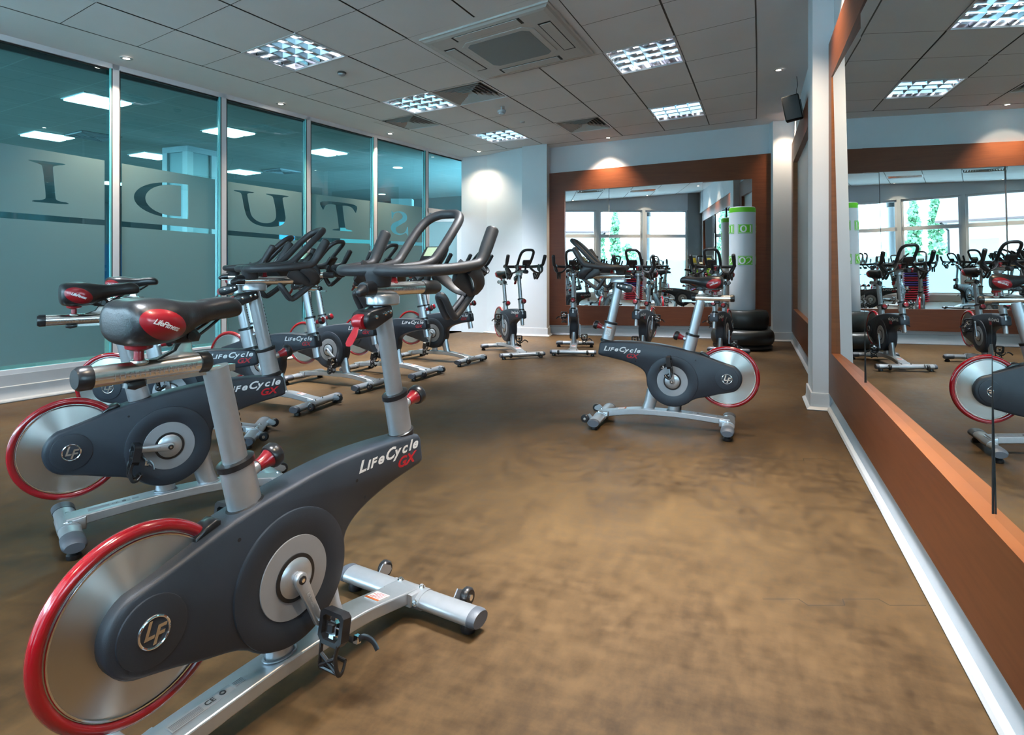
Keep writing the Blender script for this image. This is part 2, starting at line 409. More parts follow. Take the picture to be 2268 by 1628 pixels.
def make_bike(front_post_end=True):
    root = empty('exercise_bike')
    P = {}
    # --- base
    b = MB()
    top = spline([(-0.02, 0.108), (0.10, 0.118), (0.30, 0.131), (0.45, 0.136), (0.62, 0.136), (0.75, 0.128), (0.98, 0.092)], 4)
    bot = spline([(0.98, 0.045), (0.75, 0.083), (0.60, 0.092), (0.45, 0.092), (0.30, 0.088), (0.10, 0.073), (-0.02, 0.062)], 4)
    b.prism([tuple(p) for p in top + bot], -0.052, 0.052, M['silver'], bev=0.005)
    b.loft([[Vector((x + 0.050 * math.cos(t), 0.032 * math.sin(t), z)) for t in [2 * PI * k / 20 for k in range(20)]] for x, z in ((0.610, 0.128), (0.585, 0.20), (0.565, 0.30))], M['silver'])
    b.loft([[Vector((x + 0.046 * math.cos(t), 0.032 * math.sin(t), z)) for t in [2 * PI * k / 20 for k in range(20)]] for x, z in ((0.405, 0.128), (0.400, 0.24))], M['silver'])
    for x, z in ((0.610, 0.137), (0.405, 0.138)): b.tube([(x + 0.052 * math.cos(t), 0.034 * math.sin(t), z) for t in [2 * PI * k / 20 for k in range(20)]], 0.004, M['silver'], 6, closed=True)
    base = b.build('base_frame', root, ang=24)
    b = MB(); b.box((0.785, -0.030, 0.1225), (0.850, 0.030, 0.1275), M['white'], Matrix.Translation((0.81, 0, 0.1185)) @ Matrix.Rotation(R(8.5), 4, 'Y') @ Matrix.Translation((-0.81, 0, -0.123)))
    T = Matrix.Translation((0.81, 0, 0.1185)) @ Matrix.Rotation(R(8.5), 4, 'Y') @ Matrix.Translation((-0.81, 0, -0.123))
    b.box((0.785, -0.030, 0.1272), (0.797, 0.030, 0.1279), M['orange'], T)
    for k in range(6): b.box((0.803 + k * 0.0075, -0.024, 0.1272), (0.8052 + k * 0.0075, 0.024 - 0.006 * (k % 3), 0.1279), M['redprint'], T)
    b.build('warning_sticker', base, False, label='white and orange warning sticker')
    b = MB()
    TL = basis((0.10, 0.026, 0.1215), (0.9985, 0, 0.055), (0, 1, 0), (-0.055, 0, 0.9985))
    TL = Matrix.Translation((-0.03, -0.040, -0.0035)) @ TL
    b.box((0.0, -0.004, -0.002), (0.22, 0.030, 0.0002), M['ring'], TL)
    for k in range(5): b.box((0.004, 0.001 + k * 0.0052, 0), (0.088, 0.0028 + k * 0.0052, 0.0008), M['greyprint'], TL)
    v, f = text_mesh('CE', 0.024, 0, 0.0004, 0, 1, 1.0); b.add([TL @ (p + Vector((0.098, 0.006, 0.0008))) for p in v], f, M['blackp'])
    b.torus(TL @ Matrix.Translation((0.150, 0.014, 0.0006)), 0.007, 0.0022, M['blackp'], 16, 6)
    for k in range(4): b.box((0.185, 0.003 + k * 0.0062, 0), (0.214, 0.0052 + k * 0.0062, 0.0008), M['greyprint'], TL)
    b.build('rating_plate', base, False, label='grey rating label with small print')
    # --- stabilisers
    def oval(x, y, z, rx, rz, n=20): return [Vector((x + rx * math.cos(2 * PI * k / n), y, z + rz * math.sin(2 * PI * k / n))) for k in range(n)]
    b = MB()
    b.loft([oval(0.985, y, 0.056, 0.048, 0.030) for y in (-0.30, 0.30)], M['silver'])
    b.loft([oval(0.985, y, 0.056, 0.0515, 0.0335) for y in (-0.085, -0.08, 0.08, 0.085)], M['silver'])
    b.prism([(0.92, 0.05), (1.0, 0.05), (1.0, 0.088), (0.975, 0.0905), (0.92, 0.096)], -0.068, 0.068, M['silver'], bev=0.006)
    fs = b.build('front_stabilizer', root)
    for sg in (1, -1):
        b = MB(); b.loft([oval(0.985, sg * 0.298, 0.056, 0.049, 0.031), oval(0.985, sg * 0.318, 0.056, 0.049, 0.031), oval(0.984, sg * 0.330, 0.055, 0.044, 0.027)], M['boot']); b.build('end_cap', fs, label='dark grey plastic end cap')
        b = MB(); b.lathe([(0.026, 0), (0.028, 0.012), (0.022, 0.030)], M['blackp'], 20, Matrix.Translation((0.985, sg * 0.275, 0))); b.build('rubber_foot', fs, label='round black rubber foot')
        b = MB()
        W = Vector((1.078, sg * 0.205, 0.060))
        b.lathe([(0.010, -0.016), (0.027, -0.015), (0.033, -0.009), (0.034, 0), (0.033, 0.009), (0.027, 0.015), (0.010, 0.016)], M['blackp'], 26, Matrix.Translation(W) @ Matrix.Rotation(R(90), 4, 'X'))
        b.lathe([(0.011, -0.019), (0.011, 0.019)], M['chrome'], 12, Matrix.Translation(W) @ Matrix.Rotation(R(90), 4, 'X'))
        for q in (1, -1):
            if q * sg < 0: b.prism([(1.02, 0.072), (1.045, 0.098), (1.088, 0.075), (1.094, 0.058), (1.080, 0.046), (1.03, 0.040)], W.y + q * 0.018, W.y + q * 0.0225, M['silver'])
        b.build('transport_wheel', fs, label='black transport wheel on silver bracket')
    for y in (-0.052, 0.052):
        for T in (Matrix.Translation((1.0, y, 0.088)), basis((0.935, y * 1.35, 0.062), (0, 1, 0), (0, 0, 1), (-1, 0, 0))):
            b = MB(); b.lathe([(0.013, -0.004), (0.013, 0.002)], M['chrome'], 18, T); b.lathe([(0.009, 0.002), (0.009, 0.008), (0.007, 0.0095)], M['chrome'], 6, T)
            b.build('bolt', fs)
    b = MB(); b.loft([oval(-0.008, y, 0.066, 0.046, 0.029) for y in (-0.20, 0.20)], M['silver'])
    b.prism([(-0.03, 0.050), (0.06, 0.050), (0.06, 0.112), (-0.03, 0.098)], -0.062, 0.062, M['silver'], bev=0.006)
    b.loft([oval(-0.008, y, 0.066, 0.049, 0.032) for y in (-0.085, -0.08, 0.08, 0.085)], M['silver'])
    rs = b.build('rear_stabilizer', root)
    for sg in (1, -1):
        b = MB(); b.loft([oval(-0.008, sg * 0.19, 0.066, 0.049, 0.032), oval(-0.008, sg * 0.26, 0.066, 0.050, 0.033), oval(-0.008, sg * 0.285, 0.063, 0.048, 0.031), oval(-0.008, sg * 0.297, 0.058, 0.038, 0.022)], M['boot']); b.build('end_boot', rs, label='blue-grey rubber end boot')
        b = MB(); b.lathe([(0.027, 0), (0.030, 0.004), (0.030, 0.020), (0.024, 0.026), (0.012, 0.040)], M['blackp'], 22, Matrix.Translation((-0.008, sg * 0.258, 0))); b.build('levelling_foot', rs, label='round black levelling foot')
        b = MB(); T = Matrix.Translation((-0.005, sg * 0.07, 0.096)); b.lathe([(0.013, -0.004), (0.013, 0.002)], M['chrome'], 18, T); b.lathe([(0.009, 0.002), (0.009, 0.008)], M['chrome'], 6, T); b.build('bolt', rs)
    # --- shroud
    prof = body_profile()
    b = MB(); b.prism(prof, -0.056, 0.056, M['body'], bev=0.014)
    for sg in (1, -1):
        T = side_T(sg, CRK.x, CRK.z, 0.050)
        b.lathe([(0.198, 0), (0.196, 0.012), (0.190, 0.0145), (0.135, 0.0150), (0.128, 0.012)], M['body'], 64, T)
        T = side_T(sg, FW.x, FW.z - 0.006, 0.050)
        b.lathe([(0.086, 0), (0.084, 0.0105), (0.079, 0.012), (0, 0.0125)], M['body'], 40, T)
        for x, z in ((0.232, 0.552), (0.665, 0.585), (0.70, 0.52)):
            b.lathe([(0.0055, 0), (0.0055, 0.0065)], M['dark'], 12, side_T(sg, x, z, 0.0500))
        b.prism([(0.30, 0.42), (0.30, 0.30), (0.303, 0.30), (0.303, 0.42)], sg * 0.0565, sg * 0.0568, M['dark'])
    body = b.build('shroud', root)
    for sg in (1, -1):
        T = side_T(sg, CRK.x, CRK.z, 0.0635)
        b = MB(); b.lathe([(0.120, -0.004), (0.118, 0.0015), (0.070, 0.0020)], M['ring'], 56, T); b.build('guard_ring', body, label='flat grey ring around the crank')
        b = MB(); b.lathe([(0.068, -0.004), (0.068, 0.0055), (0.060, 0.0065)], M['blackp'], 44, T); b.build('seal_ring', body)
        logo(sg, FW.x - 0.006 * sg * 0, FW.z - 0.006, 0.0635).build('emblem', body, label='round chrome emblem')
        x0, z0 = (0.962, 0.596) if sg > 0 else (0.672, 0.606)
        T = side_T(sg, x0, z0, 0.0562) @ Matrix.Rotation(R(-1.5 if sg > 0 else 3.0), 4, 'Z')
        b = MB()
        x = 0.0
        for ch, sz, dx in (('L', 0.054, 0.034), ('I', 0.041, 0.016), ('F', 0.041, 0.031), ('e', 0.050, 0.033), ('C', 0.054, 0.044), ('y', 0.050, 0.036), ('c', 0.050, 0.035), ('l', 0.050, 0.017), ('e', 0.050, 0.03)):
            v, f = text_mesh(ch, sz, 0.32, 0.0014, 0.0005, 1, 1.25)
            b.add([T @ (p + Vector((x, 0, 0))) for p in v], f, M['white']); x += dx * 1.09
        b.build('lettering', body, False, label='white printed lettering')
        v, f = text_mesh('GX', 0.050, 0.32, 0.0014, 0.0005, 1, 1.25)
        b = MB(); b.add([T @ (p + Vector((0.185, -0.046, 0))) for p in v], f, M['redprint']); b.build('model_lettering', body, False, label='red printed letters')
    # --- flywheel
    b = MB(); T = Matrix.Translation(FW) @ Matrix.Rotation(R(90), 4, 'X')
    b.lathe([(0.02, -0.020), (0.11, -0.018), (0.19, -0.011), (0.215, -0.009), (0.215, 0.009), (0.19, 0.011), (0.11, 0.018), (0.02, 0.020)], M['steel'], 80, Matrix.Rotation(R(90), 4, 'X'))
    fly = b.build('flywheel', root, ang=50); fly.location = FW
    b = MB(); b.torus(Matrix.Rotation(R(90), 4, 'X'), 0.222, 0.0165, M['redrim'], 96, 16, r2=0.0175); b.build('rim', fly, label='glossy red rim')
    b = MB()
    for sg in (1, -1): b.torus(Matrix.Translation((0, sg * 0.0115, 0)) @ Matrix.Rotation(R(90), 4, 'X'), 0.203, 0.0035, M['chrome'], 72, 6)
    b.build('bright_ring', fly)
    b = MB(); b.prism([(0.128, 0.573), (0.20, 0.598), (0.200, 0.610), (0.186, 0.616), (0.158, 0.606), (0.128, 0.584)], -0.026, 0.026, M['blackp'], bev=0.005); b.build('rim_guard', root)
    # --- posts
    def post(base, top, a, bb, m, n=24, name='post', ext=0.0):
        base = Vector(base); top = Vector(top); d = (top - base).normalized()
        q = MB(); q.tube([base - d * ext, top], bb, m, n, up=(0, 1, 0), r2=a); return q, d
    def knob(p, d, name):
        d = Vector(d).normalized(); up = Vector((0, 1, 0)); T = basis(p, up.cross(d), up, d)
        q = MB(); q.lathe([(0.019, -0.010), (0.017, 0.012), (0.013, 0.022)], M['silver'], 20, T)
        o = q.build(name, root)
        q = MB(); q.lathe([(0.018, 0.016), (0.019, 0.030), (0.024, 0.048), (0.030, 0.062)], M['red'], 28, T); q.build('grip', o, label='red plastic knob grip')
        q = MB(); q.lathe([(0.033, 0.056), (0.036, 0.062), (0.036, 0.080), (0.030, 0.088), (0.027, 0.0885)], M['blackp'], 28, T); q.lathe([(0.0275, 0.0875), (0.026, 0.0905), (0.016, 0.0945), (0.0, 0.096)], M['red'], 28, T); q.build('knob_cap', o, label='black rubber knob cap with red face')
        return o
    def line(p, q, t): p = Vector(p); q = Vector(q); return p + (q - p) * t
    HB, HT = (0.945, 0, 0.655), (0.838, 0, 1.160)
    SB, ST = (0.293, 0, 0.600), (0.198, 0, 1.018)
    for nm, B0, T0, tc, seat in (('handlebar', HB, HT, 0.325, False), ('seat', SB, ST, 0.345, True)):
        a = 0.050; w = 0.034
        q, d = post(B0, line(B0, T0, tc), a, w, M['silver'], ext=0.05); sl = q.build(nm + '_sleeve', root)
        q = MB(); c = line(B0, T0, 0.035); up = Vector((0, 1, 0)); sd = up.cross(d)
        nz = Vector((0.28 if seat else -0.02, 0, 1)).normalized()
        q.tube([c - d * 0.012, c + d * 0.006, c + d * 0.010], [w + 0.006, w + 0.006, w], M['blackp'], 24, up=(0, 1, 0), r2=[a + 0.007, a + 0.007, a]); q.build('sleeve_gasket', sl)
        c = line(B0, T0, tc)
        q = MB(); q.tube([c - d * 0.010, c - d * 0.008, c + d * 0.008, c + d * 0.010], [w + 0.001, w + 0.005, w + 0.005, w - 0.004], M['blackp'], 24, up=(0, 1, 0), r2=[a + 0.001, a + 0.005, a + 0.005, a - 0.004]); q.build(nm + '_collar', root)
        q, _ = post(line(B0, T0, tc - 0.05), T0, 0.036, 0.025, M['silver'] if seat else M['silver'])
        po = q.build(nm + '_post', root)
        q = MB()
        for k in range(12):
            e = line(B0, T0, tc + 0.08 + k * 0.037)
            for sg in (1, -1): q.tube([e + sd * (0.0365) + up * (0.004 * sg) - d * 0.004, e + sd * 0.0365 + up * (0.004 * sg) + d * 0.004], 0.0025, M['dark'], 6)
        q.build('height_marks', po)
        kp = line(B0, T0, tc - 0.105); fwd = -sd if sd.x < 0 else sd
        knob(kp + fwd * (a - 0.004), fwd + d * 0.12, nm + '_knob')
        if not seat:
            q = MB()
            q.box((-0.022, 0.0338, -0.035), (0.022, 0.0362, 0.035), M['white'], basis(line(B0, T0, tc - 0.13), sd, up, d))
            q.box((-0.022, 0.036, 0.024), (0.022, 0.0368, 0.035), M['orange'], basis(line(B0, T0, tc - 0.13), sd, up, d))
            for k in range(5): q.box((-0.018, 0.036, -0.028 + k * 0.009), (0.016 - 0.004 * (k % 2), 0.0366, -0.0255 + k * 0.009), M['greyprint'], basis(line(B0, T0, tc - 0.13), sd, up, d))
            q.build('warning_sticker', sl, False, label='white and orange warning sticker')
    q, d = post((0.985, 0, 0.462), (0.962, 0, 0.57), 0.034, 0.024, M['silver']); P['post_end'] = q.build('post_end', root)
    # --- handlebar carriage
    b = MB()
    pl = lambda x, z, a, w: [Vector((x + a * math.copysign(abs(math.cos(t)) ** 0.75, math.cos(t)), w * math.copysign(abs(math.sin(t)) ** 0.75, math.sin(t)), z)) for t in [2 * PI * k / 28 for k in range(28)]]
    b.loft([pl(0.850, 1.150, 0.056, 0.036), pl(0.848, 1.156, 0.064, 0.042), pl(0.848, 1.180, 0.066, 0.043), pl(0.848, 1.190, 0.060, 0.036)], M['silver'])
    b.build('post_cap', root)
    b = MB(); T0 = basis((0.808, 0, 1.118), (0.98, 0, 0.20), (0, 1, 0), (-0.20, 0, 0.98))
    b.prism([(x, z) for x, z in arc(-0.048, -0.004, 0.034, 90, 270, 10) + [(0.045, -0.020), (0.052, -0.012), (0.052, 0.018), (0.045, 0.026)]], -0.040, 0.040, M['blackp'], T0, 0.006)
    cl = b.build('post_clamp', root)
    for sg in (1, -1):
        b = MB()
        for x in (-0.035, 0.010, 0.035): b.lathe([(0.007, 0), (0.007, 0.003), (0.003, 0.004)], M['chrome'], 14, T0 @ Matrix.Translation((x, sg * 0.0395, 0.004)) @ Matrix.Rotation(R(-90 * sg), 4, 'X'))
        b.build('clamp_bolts', cl)
    b = MB(); b.lathe([(0.024, -0.022), (0.027, -0.014), (0.027, 0.014), (0.024, 0.022)], M['red'], 24, T0 @ Matrix.Translation((-0.072, 0.0, -0.004)) @ Matrix.Rotation(R(90), 4, 'X'))
    b.loft([[Vector(p) + Vector((0, oy, 0)) for oy, p in zip((-w, w, w, -w), ((x - 0.006, 0, z - t), (x - 0.006, 0, z - t), (x + 0.006, 0, z + t), (x + 0.006, 0, z + t)))] for x, z, w, t in ((0.730, 1.100, 0.011, 0.010), (0.712, 1.075, 0.012, 0.008), (0.698, 1.050, 0.018, 0.007), (0.690, 1.035, 0.017, 0.006), (0.685, 1.026, 0.008, 0.005))], M['red'])
    b.build('clamp_lever', root, label='red quick release lever')
    b = MB(); b.tube([(0.772, 0, 1.208), (1.070, 0, 1.208)], 0.0235, M['alu'], 28, up=(0, 1, 0), r2=0.0245)
    b.box((0.745, -0.017, 1.186), (0.80, 0.017, 1.196), M['alu'])
    for k in range(19): b.box((0.88 + k * 0.008, -0.0242, 1.202), (0.8806 + k * 0.008, -0.0232, 1.202 + (0.012 if k % 5 == 0 else 0.008)), M['greyprint'])
    sl = b.build('handlebar_slider', root, label='brushed aluminium fore-and-aft slider')
    b = MB(); b.tube([(0.790, 0, 1.211), (0.748, 0, 1.209)], [0.029, 0.026], M['blackp'], 24, round_end=False); b.tube([(0.748, 0, 1.205), (0.728, 0, 1.198)], [0.024, 0.014], M['blackp'], 20, round_end=True); b.build('slider_end_cap', sl, label='black end cap')
    b = MB(); b.tube([(1.060, 0, 1.208), (1.085, 0, 1.208), (1.150, 0, 1.206), (1.165, 0, 1.205)], [0.026, 0.029, 0.027, 0.018], M['rubber'], 24); b.build('front_housing', sl, label='black front housing')
    b = MB(); b.lathe([(0.016, 0), (0.012, 0.006), (0.010, 0.022), (0.017, 0.026), (0.018, 0.040), (0.014, 0.046)], M['red'], 20, Matrix.Translation((0.905, 0.0, 1.230))); b.build('slider_knob', sl, label='red slider knob')
    # handlebar: one moulded bar with horns and a centre loop
    b = MB(); m = M['rubber']
    left = [(0.800, 0.0, 1.276), (0.792, 0.07, 1.274), (0.806, 0.150, 1.274), (0.855, 0.212, 1.276), (0.935, 0.246, 1.281), (1.030, 0.262, 1.292), (1.068, 0.266, 1.302)]
    pth = [Vector(p) for p in reversed([(x, -y, z) for x, y, z in left])][:-1] + [Vector(p) for p in left]
    horn = [(1.090, 0.268, 1.325), (1.105, 0.269, 1.350), (1.150, 0.270, 1.425)]
    full = [Vector((x, -y, z)) for x, y, z in reversed(horn)] + pth + [Vector(p) for p in horn]
    sp = spline(full, 5)
    rad = []
    for p in sp:
        rad.append(0.0205 + 0.0040 * max(0, min(1, (p.z - 1.30) / 0.06)))
    b.tube(sp, rad, m, 16, round_end=True)
    loop = [(0.845, 0.050, 1.280), (0.94, 0.070, 1.288), (1.015, 0.084, 1.305), (1.060, 0.090, 1.342), (1.140, 0.092, 1.425), (1.195, 0.082, 1.475), (1.228, 0.048, 1.499), (1.236, 0, 1.503)]
    full = [Vector(p) for p in loop] + [Vector((x, -y, z)) for x, y, z in reversed(loop[:-1])]
    b.tube(spline(full, 5), 0.0185, m, 16, round_end=True)
    def rr(x, y0, z, a, w, n=20): return [Vector((x + a * math.copysign(abs(math.cos(t)) ** 0.6, math.cos(t)), y0 + w * math.copysign(abs(math.sin(t)) ** 0.6, math.sin(t)), z)) for t in [2 * PI * k / n for k in range(n)]]
    b.loft([rr(0.828, 0, 1.218, 0.036, 0.034), rr(0.826, 0, 1.235, 0.040, 0.037), rr(0.822, 0, 1.262, 0.042, 0.042), rr(0.816, 0, 1.284, 0.040, 0.052), rr(0.814, 0, 1.294, 0.030, 0.050)], m)
    bar = b.build('handlebar', root, ang=60)
    for sg in (1, -1):
        b = MB(); m = M['rubber']
        def flat(pts, w, t, up): b.tube(spline(pts, 4), w, m, 12, up=up, r2=t)
        flat([(1.02, sg * 0.262, 1.285), (1.062, sg * 0.262, 1.255), (1.098, sg * 0.246, 1.215), (1.100, sg * 0.222, 1.190)], [0.030] * 13, 0.011, (1, 0, 0.2))
        flat([(0.965, sg * 0.240, 1.275), (1.03, sg * 0.236, 1.235), (1.095, sg * 0.215, 1.188)], [0.048, 0.050, 0.050, 0.048, 0.045, 0.040, 0.035, 0.029, 0.024], 0.011, (0, 0, 1))
        flat([(1.01, sg * 0.088, 1.292), (1.060, sg * 0.105, 1.245), (1.096, sg * 0.150, 1.200), (1.098, sg * 0.205, 1.186)], [0.030] * 13, 0.011, (1, 0, 0.2))
        b.tube(spline([(1.098, sg * 0.190, 1.190), (1.06, sg * 0.188, 1.160), (0.992, sg * 0.186, 1.112), (0.972, sg * 0.186, 1.112), (0.950, sg * 0.187, 1.140), (0.925, sg * 0.190, 1.178), (0.918, sg * 0.203, 1.188),
                          (0.925, sg * 0.216, 1.178), (0.950, sg * 0.219, 1.140), (0.972, sg * 0.220, 1.112), (0.992, sg * 0.220, 1.112), (1.06, sg * 0.218, 1.160), (1.098, sg * 0.216, 1.190)], 4), 0.0125, m, 12)
        b.build('lower_grip', bar, ang=60)
    b = MB(); T = basis((1.140, 0, 1.335), (0, -1, 0), (0.62, 0, 0.78), (-0.78, 0, 0.62))
    b.prism([(-0.05, -0.035), (0.05, -0.035), (0.055, 0.0), (0.05, 0.04), (-0.05, 0.04), (-0.055, 0.0)], -0.014, 0.014, M['blackp'], T @ Matrix.Rotation(R(-90), 4, 'X') @ Matrix.Scale(-1, 4, (0, 0, 1)), 0.005)
    b.tube([(1.135, 0, 1.32), (1.10, 0, 1.25), (1.09, 0, 1.22)], 0.014, M['blackp'], 10)
    con = b.build('console', root)
    b = MB(); b.box((-0.036, -0.018, 0.0135), (0.036, 0.026, 0.0155), M['lcd'], T); b.build('screen', con, label='pale green display screen')
    # --- seat
    seat = []
    b = MB(); b.tube([(-0.035, 0, 1.037), (0.248, 0, 1.037)], 0.0235, M['alu'], 28, up=(0, 1, 0), r2=0.025)
    b.tube([(0.10, 0, 1.012), (0.34, 0, 1.012)], 0.013, M['alu'], 4, up=(0, 1, 1))
    b.lathe([(0.022, 0), (0.020, 0.005), (0.012, 0.008)], M['alu'], 20, Matrix.Translation((0.086, 0, 1.058)))
    b.prism([(0.120, 1.058), (0.240, 1.058), (0.216, 1.072), (0.212, 1.104), (0.186, 1.104), (0.170, 1.078)], -0.013, 0.013, M['alu'], bev=0.004)
    for k in range(18): b.box((0.02 + k * 0.0115, -0.0247, 1.026), (0.0206 + k * 0.0115, -0.0236, 1.032), M['greyprint'])
    for k in range(0, 18):
        v, f = text_mesh(str(k + 1), 0.010, 0, 0, 0, 1, 0.8); T = XZ_Y((0.0175 + k * 0.0115, -0.0251, 1.034)); b.add([T @ p for p in v], f, M['greyprint'])
    sl = b.build('seat_slider', root, label='brushed aluminium seat slider'); seat.append(sl)
    for x, s in ((-0.035, -1), (0.248, 1)):
        b = MB(); b.tube([(x - s * 0.012, 0, 1.037), (x + s * 0.012, 0, 1.037), (x + s * 0.020, 0, 1.037)], [0.0265, 0.0265, 0.021], M['blackp'], 26, up=(0, 1, 0), r2=[0.028, 0.028, 0.022]); b.build('slider_end_cap', sl, label='black end cap')
    b = MB(); b.prism([(0.055, 1.014), (0.095, 1.014), (0.098, 1.0), (0.07, 0.994), (0.052, 1.0)], -0.016, 0.016, M['blackp'], bev=0.004); b.build('slider_stop', sl)
    b = MB(); b.lathe([(0.012, 1.062), (0.011, 1.085), (0.020, 1.088), (0.030, 1.092), (0.032, 1.104), (0.027, 1.110), (0.0, 1.112)], M['red'], 26, Matrix.Translation((0.086, 0, 0))); seat.append(b.build('seat_slider_knob', root, label='red mushroom-shaped knob'))
    b = MB(); N = 28; rings = []
    for s, w, t, bo in SADDLE:
        ring = []
        for k in range(N):
            a = 2 * PI * k / N; c, sn = math.cos(a), math.sin(a)
            ring.append(Vector((s, w * math.copysign(abs(c) ** (2 / SP), c), (t + bo) / 2 + (t - bo) / 2 * math.copysign(abs(sn) ** (2 / SP), sn) - 0.007 * max(0, sn) * math.exp(-(c * 3.0) ** 2) * (1 if s < 0.25 else 0))))
        rings.append(ring)
    b.loft(rings, M['vinyl']); sad = b.build('saddle', root, ang=70); seat.append(sad)
    for sg in (1, -1):
        b = MB(); RN, AN = 6, 32; vs = []; fs = []
        c0, h0, ra, rb, tilt = 0.096, 1.152, 0.058, 0.035, R(-22)
        def pt(u, v, off):
            x = c0 + u * math.cos(tilt) - v * math.sin(tilt); h = h0 + u * math.sin(tilt) + v * math.cos(tilt)
            return Vector((x, sg * (saddle_side(x, h) + off), h))
        vs.append(pt(0, 0, 0.004))
        for r in range(1, RN + 1):
            for a in range(AN):
                q = r / RN; t = 2 * PI * a / AN; vs.append(pt(ra * q * math.cos(t), rb * q * math.sin(t), 0.004 * (1 - q ** 4) + 0.0008))
        for a in range(AN): fs.append((0, 1 + a, 1 + (a + 1) % AN))
        for r in range(RN - 1):
            for a in range(AN):
                o = 1 + r * AN; fs.append((o + a, o + AN + a, o + AN + (a + 1) % AN, o + (a + 1) % AN))
        b.add(vs, fs, M['red']); b.build('side_panel', sad, ang=80, label='red oval side panel')
        v, f = text_mesh('LifeFitness', 0.018, 0.3, 0.0004, 0, 0.9, 0.95); b = MB()
        L = max(p.x for p in v)
        pp = []
        for p in v:
            u = (p.x - L / 2) * (1 if sg < 0 else -1); vv = p.y - 0.006
            pp.append(pt(u, vv * 1.0, 0.0062))
        b.add(pp, f, M['white']); b.build('lettering', sad, False, label='white printed lettering')
    b = MB()
    for sg in (1, -1): b.tube(spline([(0.30, sg * 0.012, 1.158), (0.25, sg * 0.018, 1.125), (0.21, sg * 0.022, 1.108), (0.14, sg * 0.022, 1.108), (0.10, sg * 0.030, 1.13)], 4), 0.0038, M['blackp'], 8)
    b.prism([(0.165, 1.096), (0.225, 1.096), (0.232, 1.112), (0.215, 1.13), (0.18, 1.135), (0.158, 1.118)], -0.028, 0.028, M['blackp'], bev=0.006)
    b.lathe([(0.011, -0.034), (0.011, 0.034)], M['blackp'], 12, Matrix.Translation((0.20, 0, 1.112)) @ Matrix.Rotation(R(90), 4, 'X'))
    seat.append(b.build('saddle_clamp', root))
    # --- cranks
    cr = {}
    for sg, nm in ((1, 'l'), (-1, 'r')):
        b = MB()
        T = Matrix.Translation((0, sg * 0.064, 0)) @ Matrix.Rotation(R(-90 * sg), 4, 'X')
        b.lathe([(0.058, 0), (0.057, 0.006), (0.050, 0.011), (0.030, 0.015), (0.022, 0.0155)], M['silver'], 48, T)
        y0, y1 = sg * 0.078, sg * 0.096
        prof = arc(0, 0, 0.021, 90, 270, 10) + [(0.09, -0.0155)] + arc(0.165, 0, 0.0145, -90, 90, 8) + [(0.09, 0.0155)]
        b.prism(prof, min(y0, y1), max(y0, y1), M['silver'], bev=0.004)
        b.lathe([(0.0125, 0), (0.0125, 0.0035), (0.009, 0.0045)], M['blackp'], 18, Matrix.Translation((0, sg * 0.0955, 0)) @ Matrix.Rotation(R(-90 * sg), 4, 'X'))
        b.lathe([(0.006, 0), (0.006, 0.006)], M['chrome'], 6, Matrix.Translation((0, sg * 0.0955, 0)) @ Matrix.Rotation(R(-90 * sg), 4, 'X'))
        v, f = text_mesh('LifeFitness', 0.015, 0.3, 0.0002, 0.0004, 1, 0.95)
        Tt = side_T(sg, 0.045 if sg < 0 else 0.135, -0.005, 0.0962); b.add([Tt @ p for p in v], f, M['ring'])
        o = b.build('crank_arm', root); o.location = CRK
        # pedal hangs toe down: local x (toe) is turned to -z by the rotation below
        b = MB(); yc = sg * 0.155
        b.cyl((0, sg * 0.094, 0), (0, sg * 0.20, 0), 0.006, M['chrome'], 12)
        pr = [(-0.036, -0.048), (0.030, -0.048), (0.048, -0.032), (0.048, 0.032), (0.030, 0.048), (-0.036, 0.048), (-0.046, 0.036), (-0.046, -0.036)]
        pi_ = [(x * 0.72, z * 0.72) for x, z in pr]
        Tp = basis((0, yc, 0), (1, 0, 0), (0, 0, -1), (0, 1, 0))
        rings = [[Tp @ Vector((x, y, z)) for x, z in q] for q, y in ((pr, -0.016), (pr, 0.016), (pi_, 0.016), (pi_, -0.016))]
        b.loft(rings, M['blackp'], False, True)
        b.box((-0.017, yc - 0.020, -0.013), (0.017, yc + 0.020, 0.013), M['chrome']); b.box((-0.032, yc - 0.009, -0.009), (0.032, yc + 0.009, 0.009), M['chrome'])
        b.box((-0.010, yc - 0.010, -0.018), (0.010, yc + 0.010, 0.018), M['blackp'])
        pd = b.build('pedal', o); pd.location = (0.165, 0, 0)
        b = MB(); k = M['blackp']
        for q in (1, -1):
            b.tube(spline([(0.040, yc + q * 0.034, -0.010), (0.075, yc + q * 0.030, -0.012), (0.118, yc + q * 0.036, 0.0), (0.122, yc + q * 0.032, 0.022), (0.100, yc + q * 0.022, 0.040)], 4), 0.0075, k, 8, r2=0.0045)
        b.tube([(0.075, yc - 0.032, -0.012), (0.112, yc + 0.034, -0.006)], 0.006, k, 8); b.tube([(0.075, yc + 0.032, -0.012), (0.112, yc - 0.034, -0.006)], 0.006, k, 8)
        b.tube([(0.118, yc - 0.036, 0.0), (0.118, yc + 0.036, 0.0)], 0.0065, k, 8); b.tube([(0.100, yc - 0.022, 0.040), (0.100, yc + 0.022, 0.040)], 0.006, k, 8)
        b.build('toe_cage', o).location = (0.165, 0, 0)
        b = MB(); b.tube(spline([(0.0, yc - sg * 0.048, 0.0), (0.02, yc - sg * 0.050, 0.035), (0.045, yc - sg * 0.02, 0.060), (0.05, yc + sg * 0.02, 0.062), (0.035, yc + sg * 0.052, 0.045), (0.02, yc + sg * 0.075, 0.05), (0.03, yc + sg * 0.100, 0.062), (0.05, yc + sg * 0.118, 0.066)], 4), 0.0085, k, 8, up=(1, 0, 0), r2=0.0022)
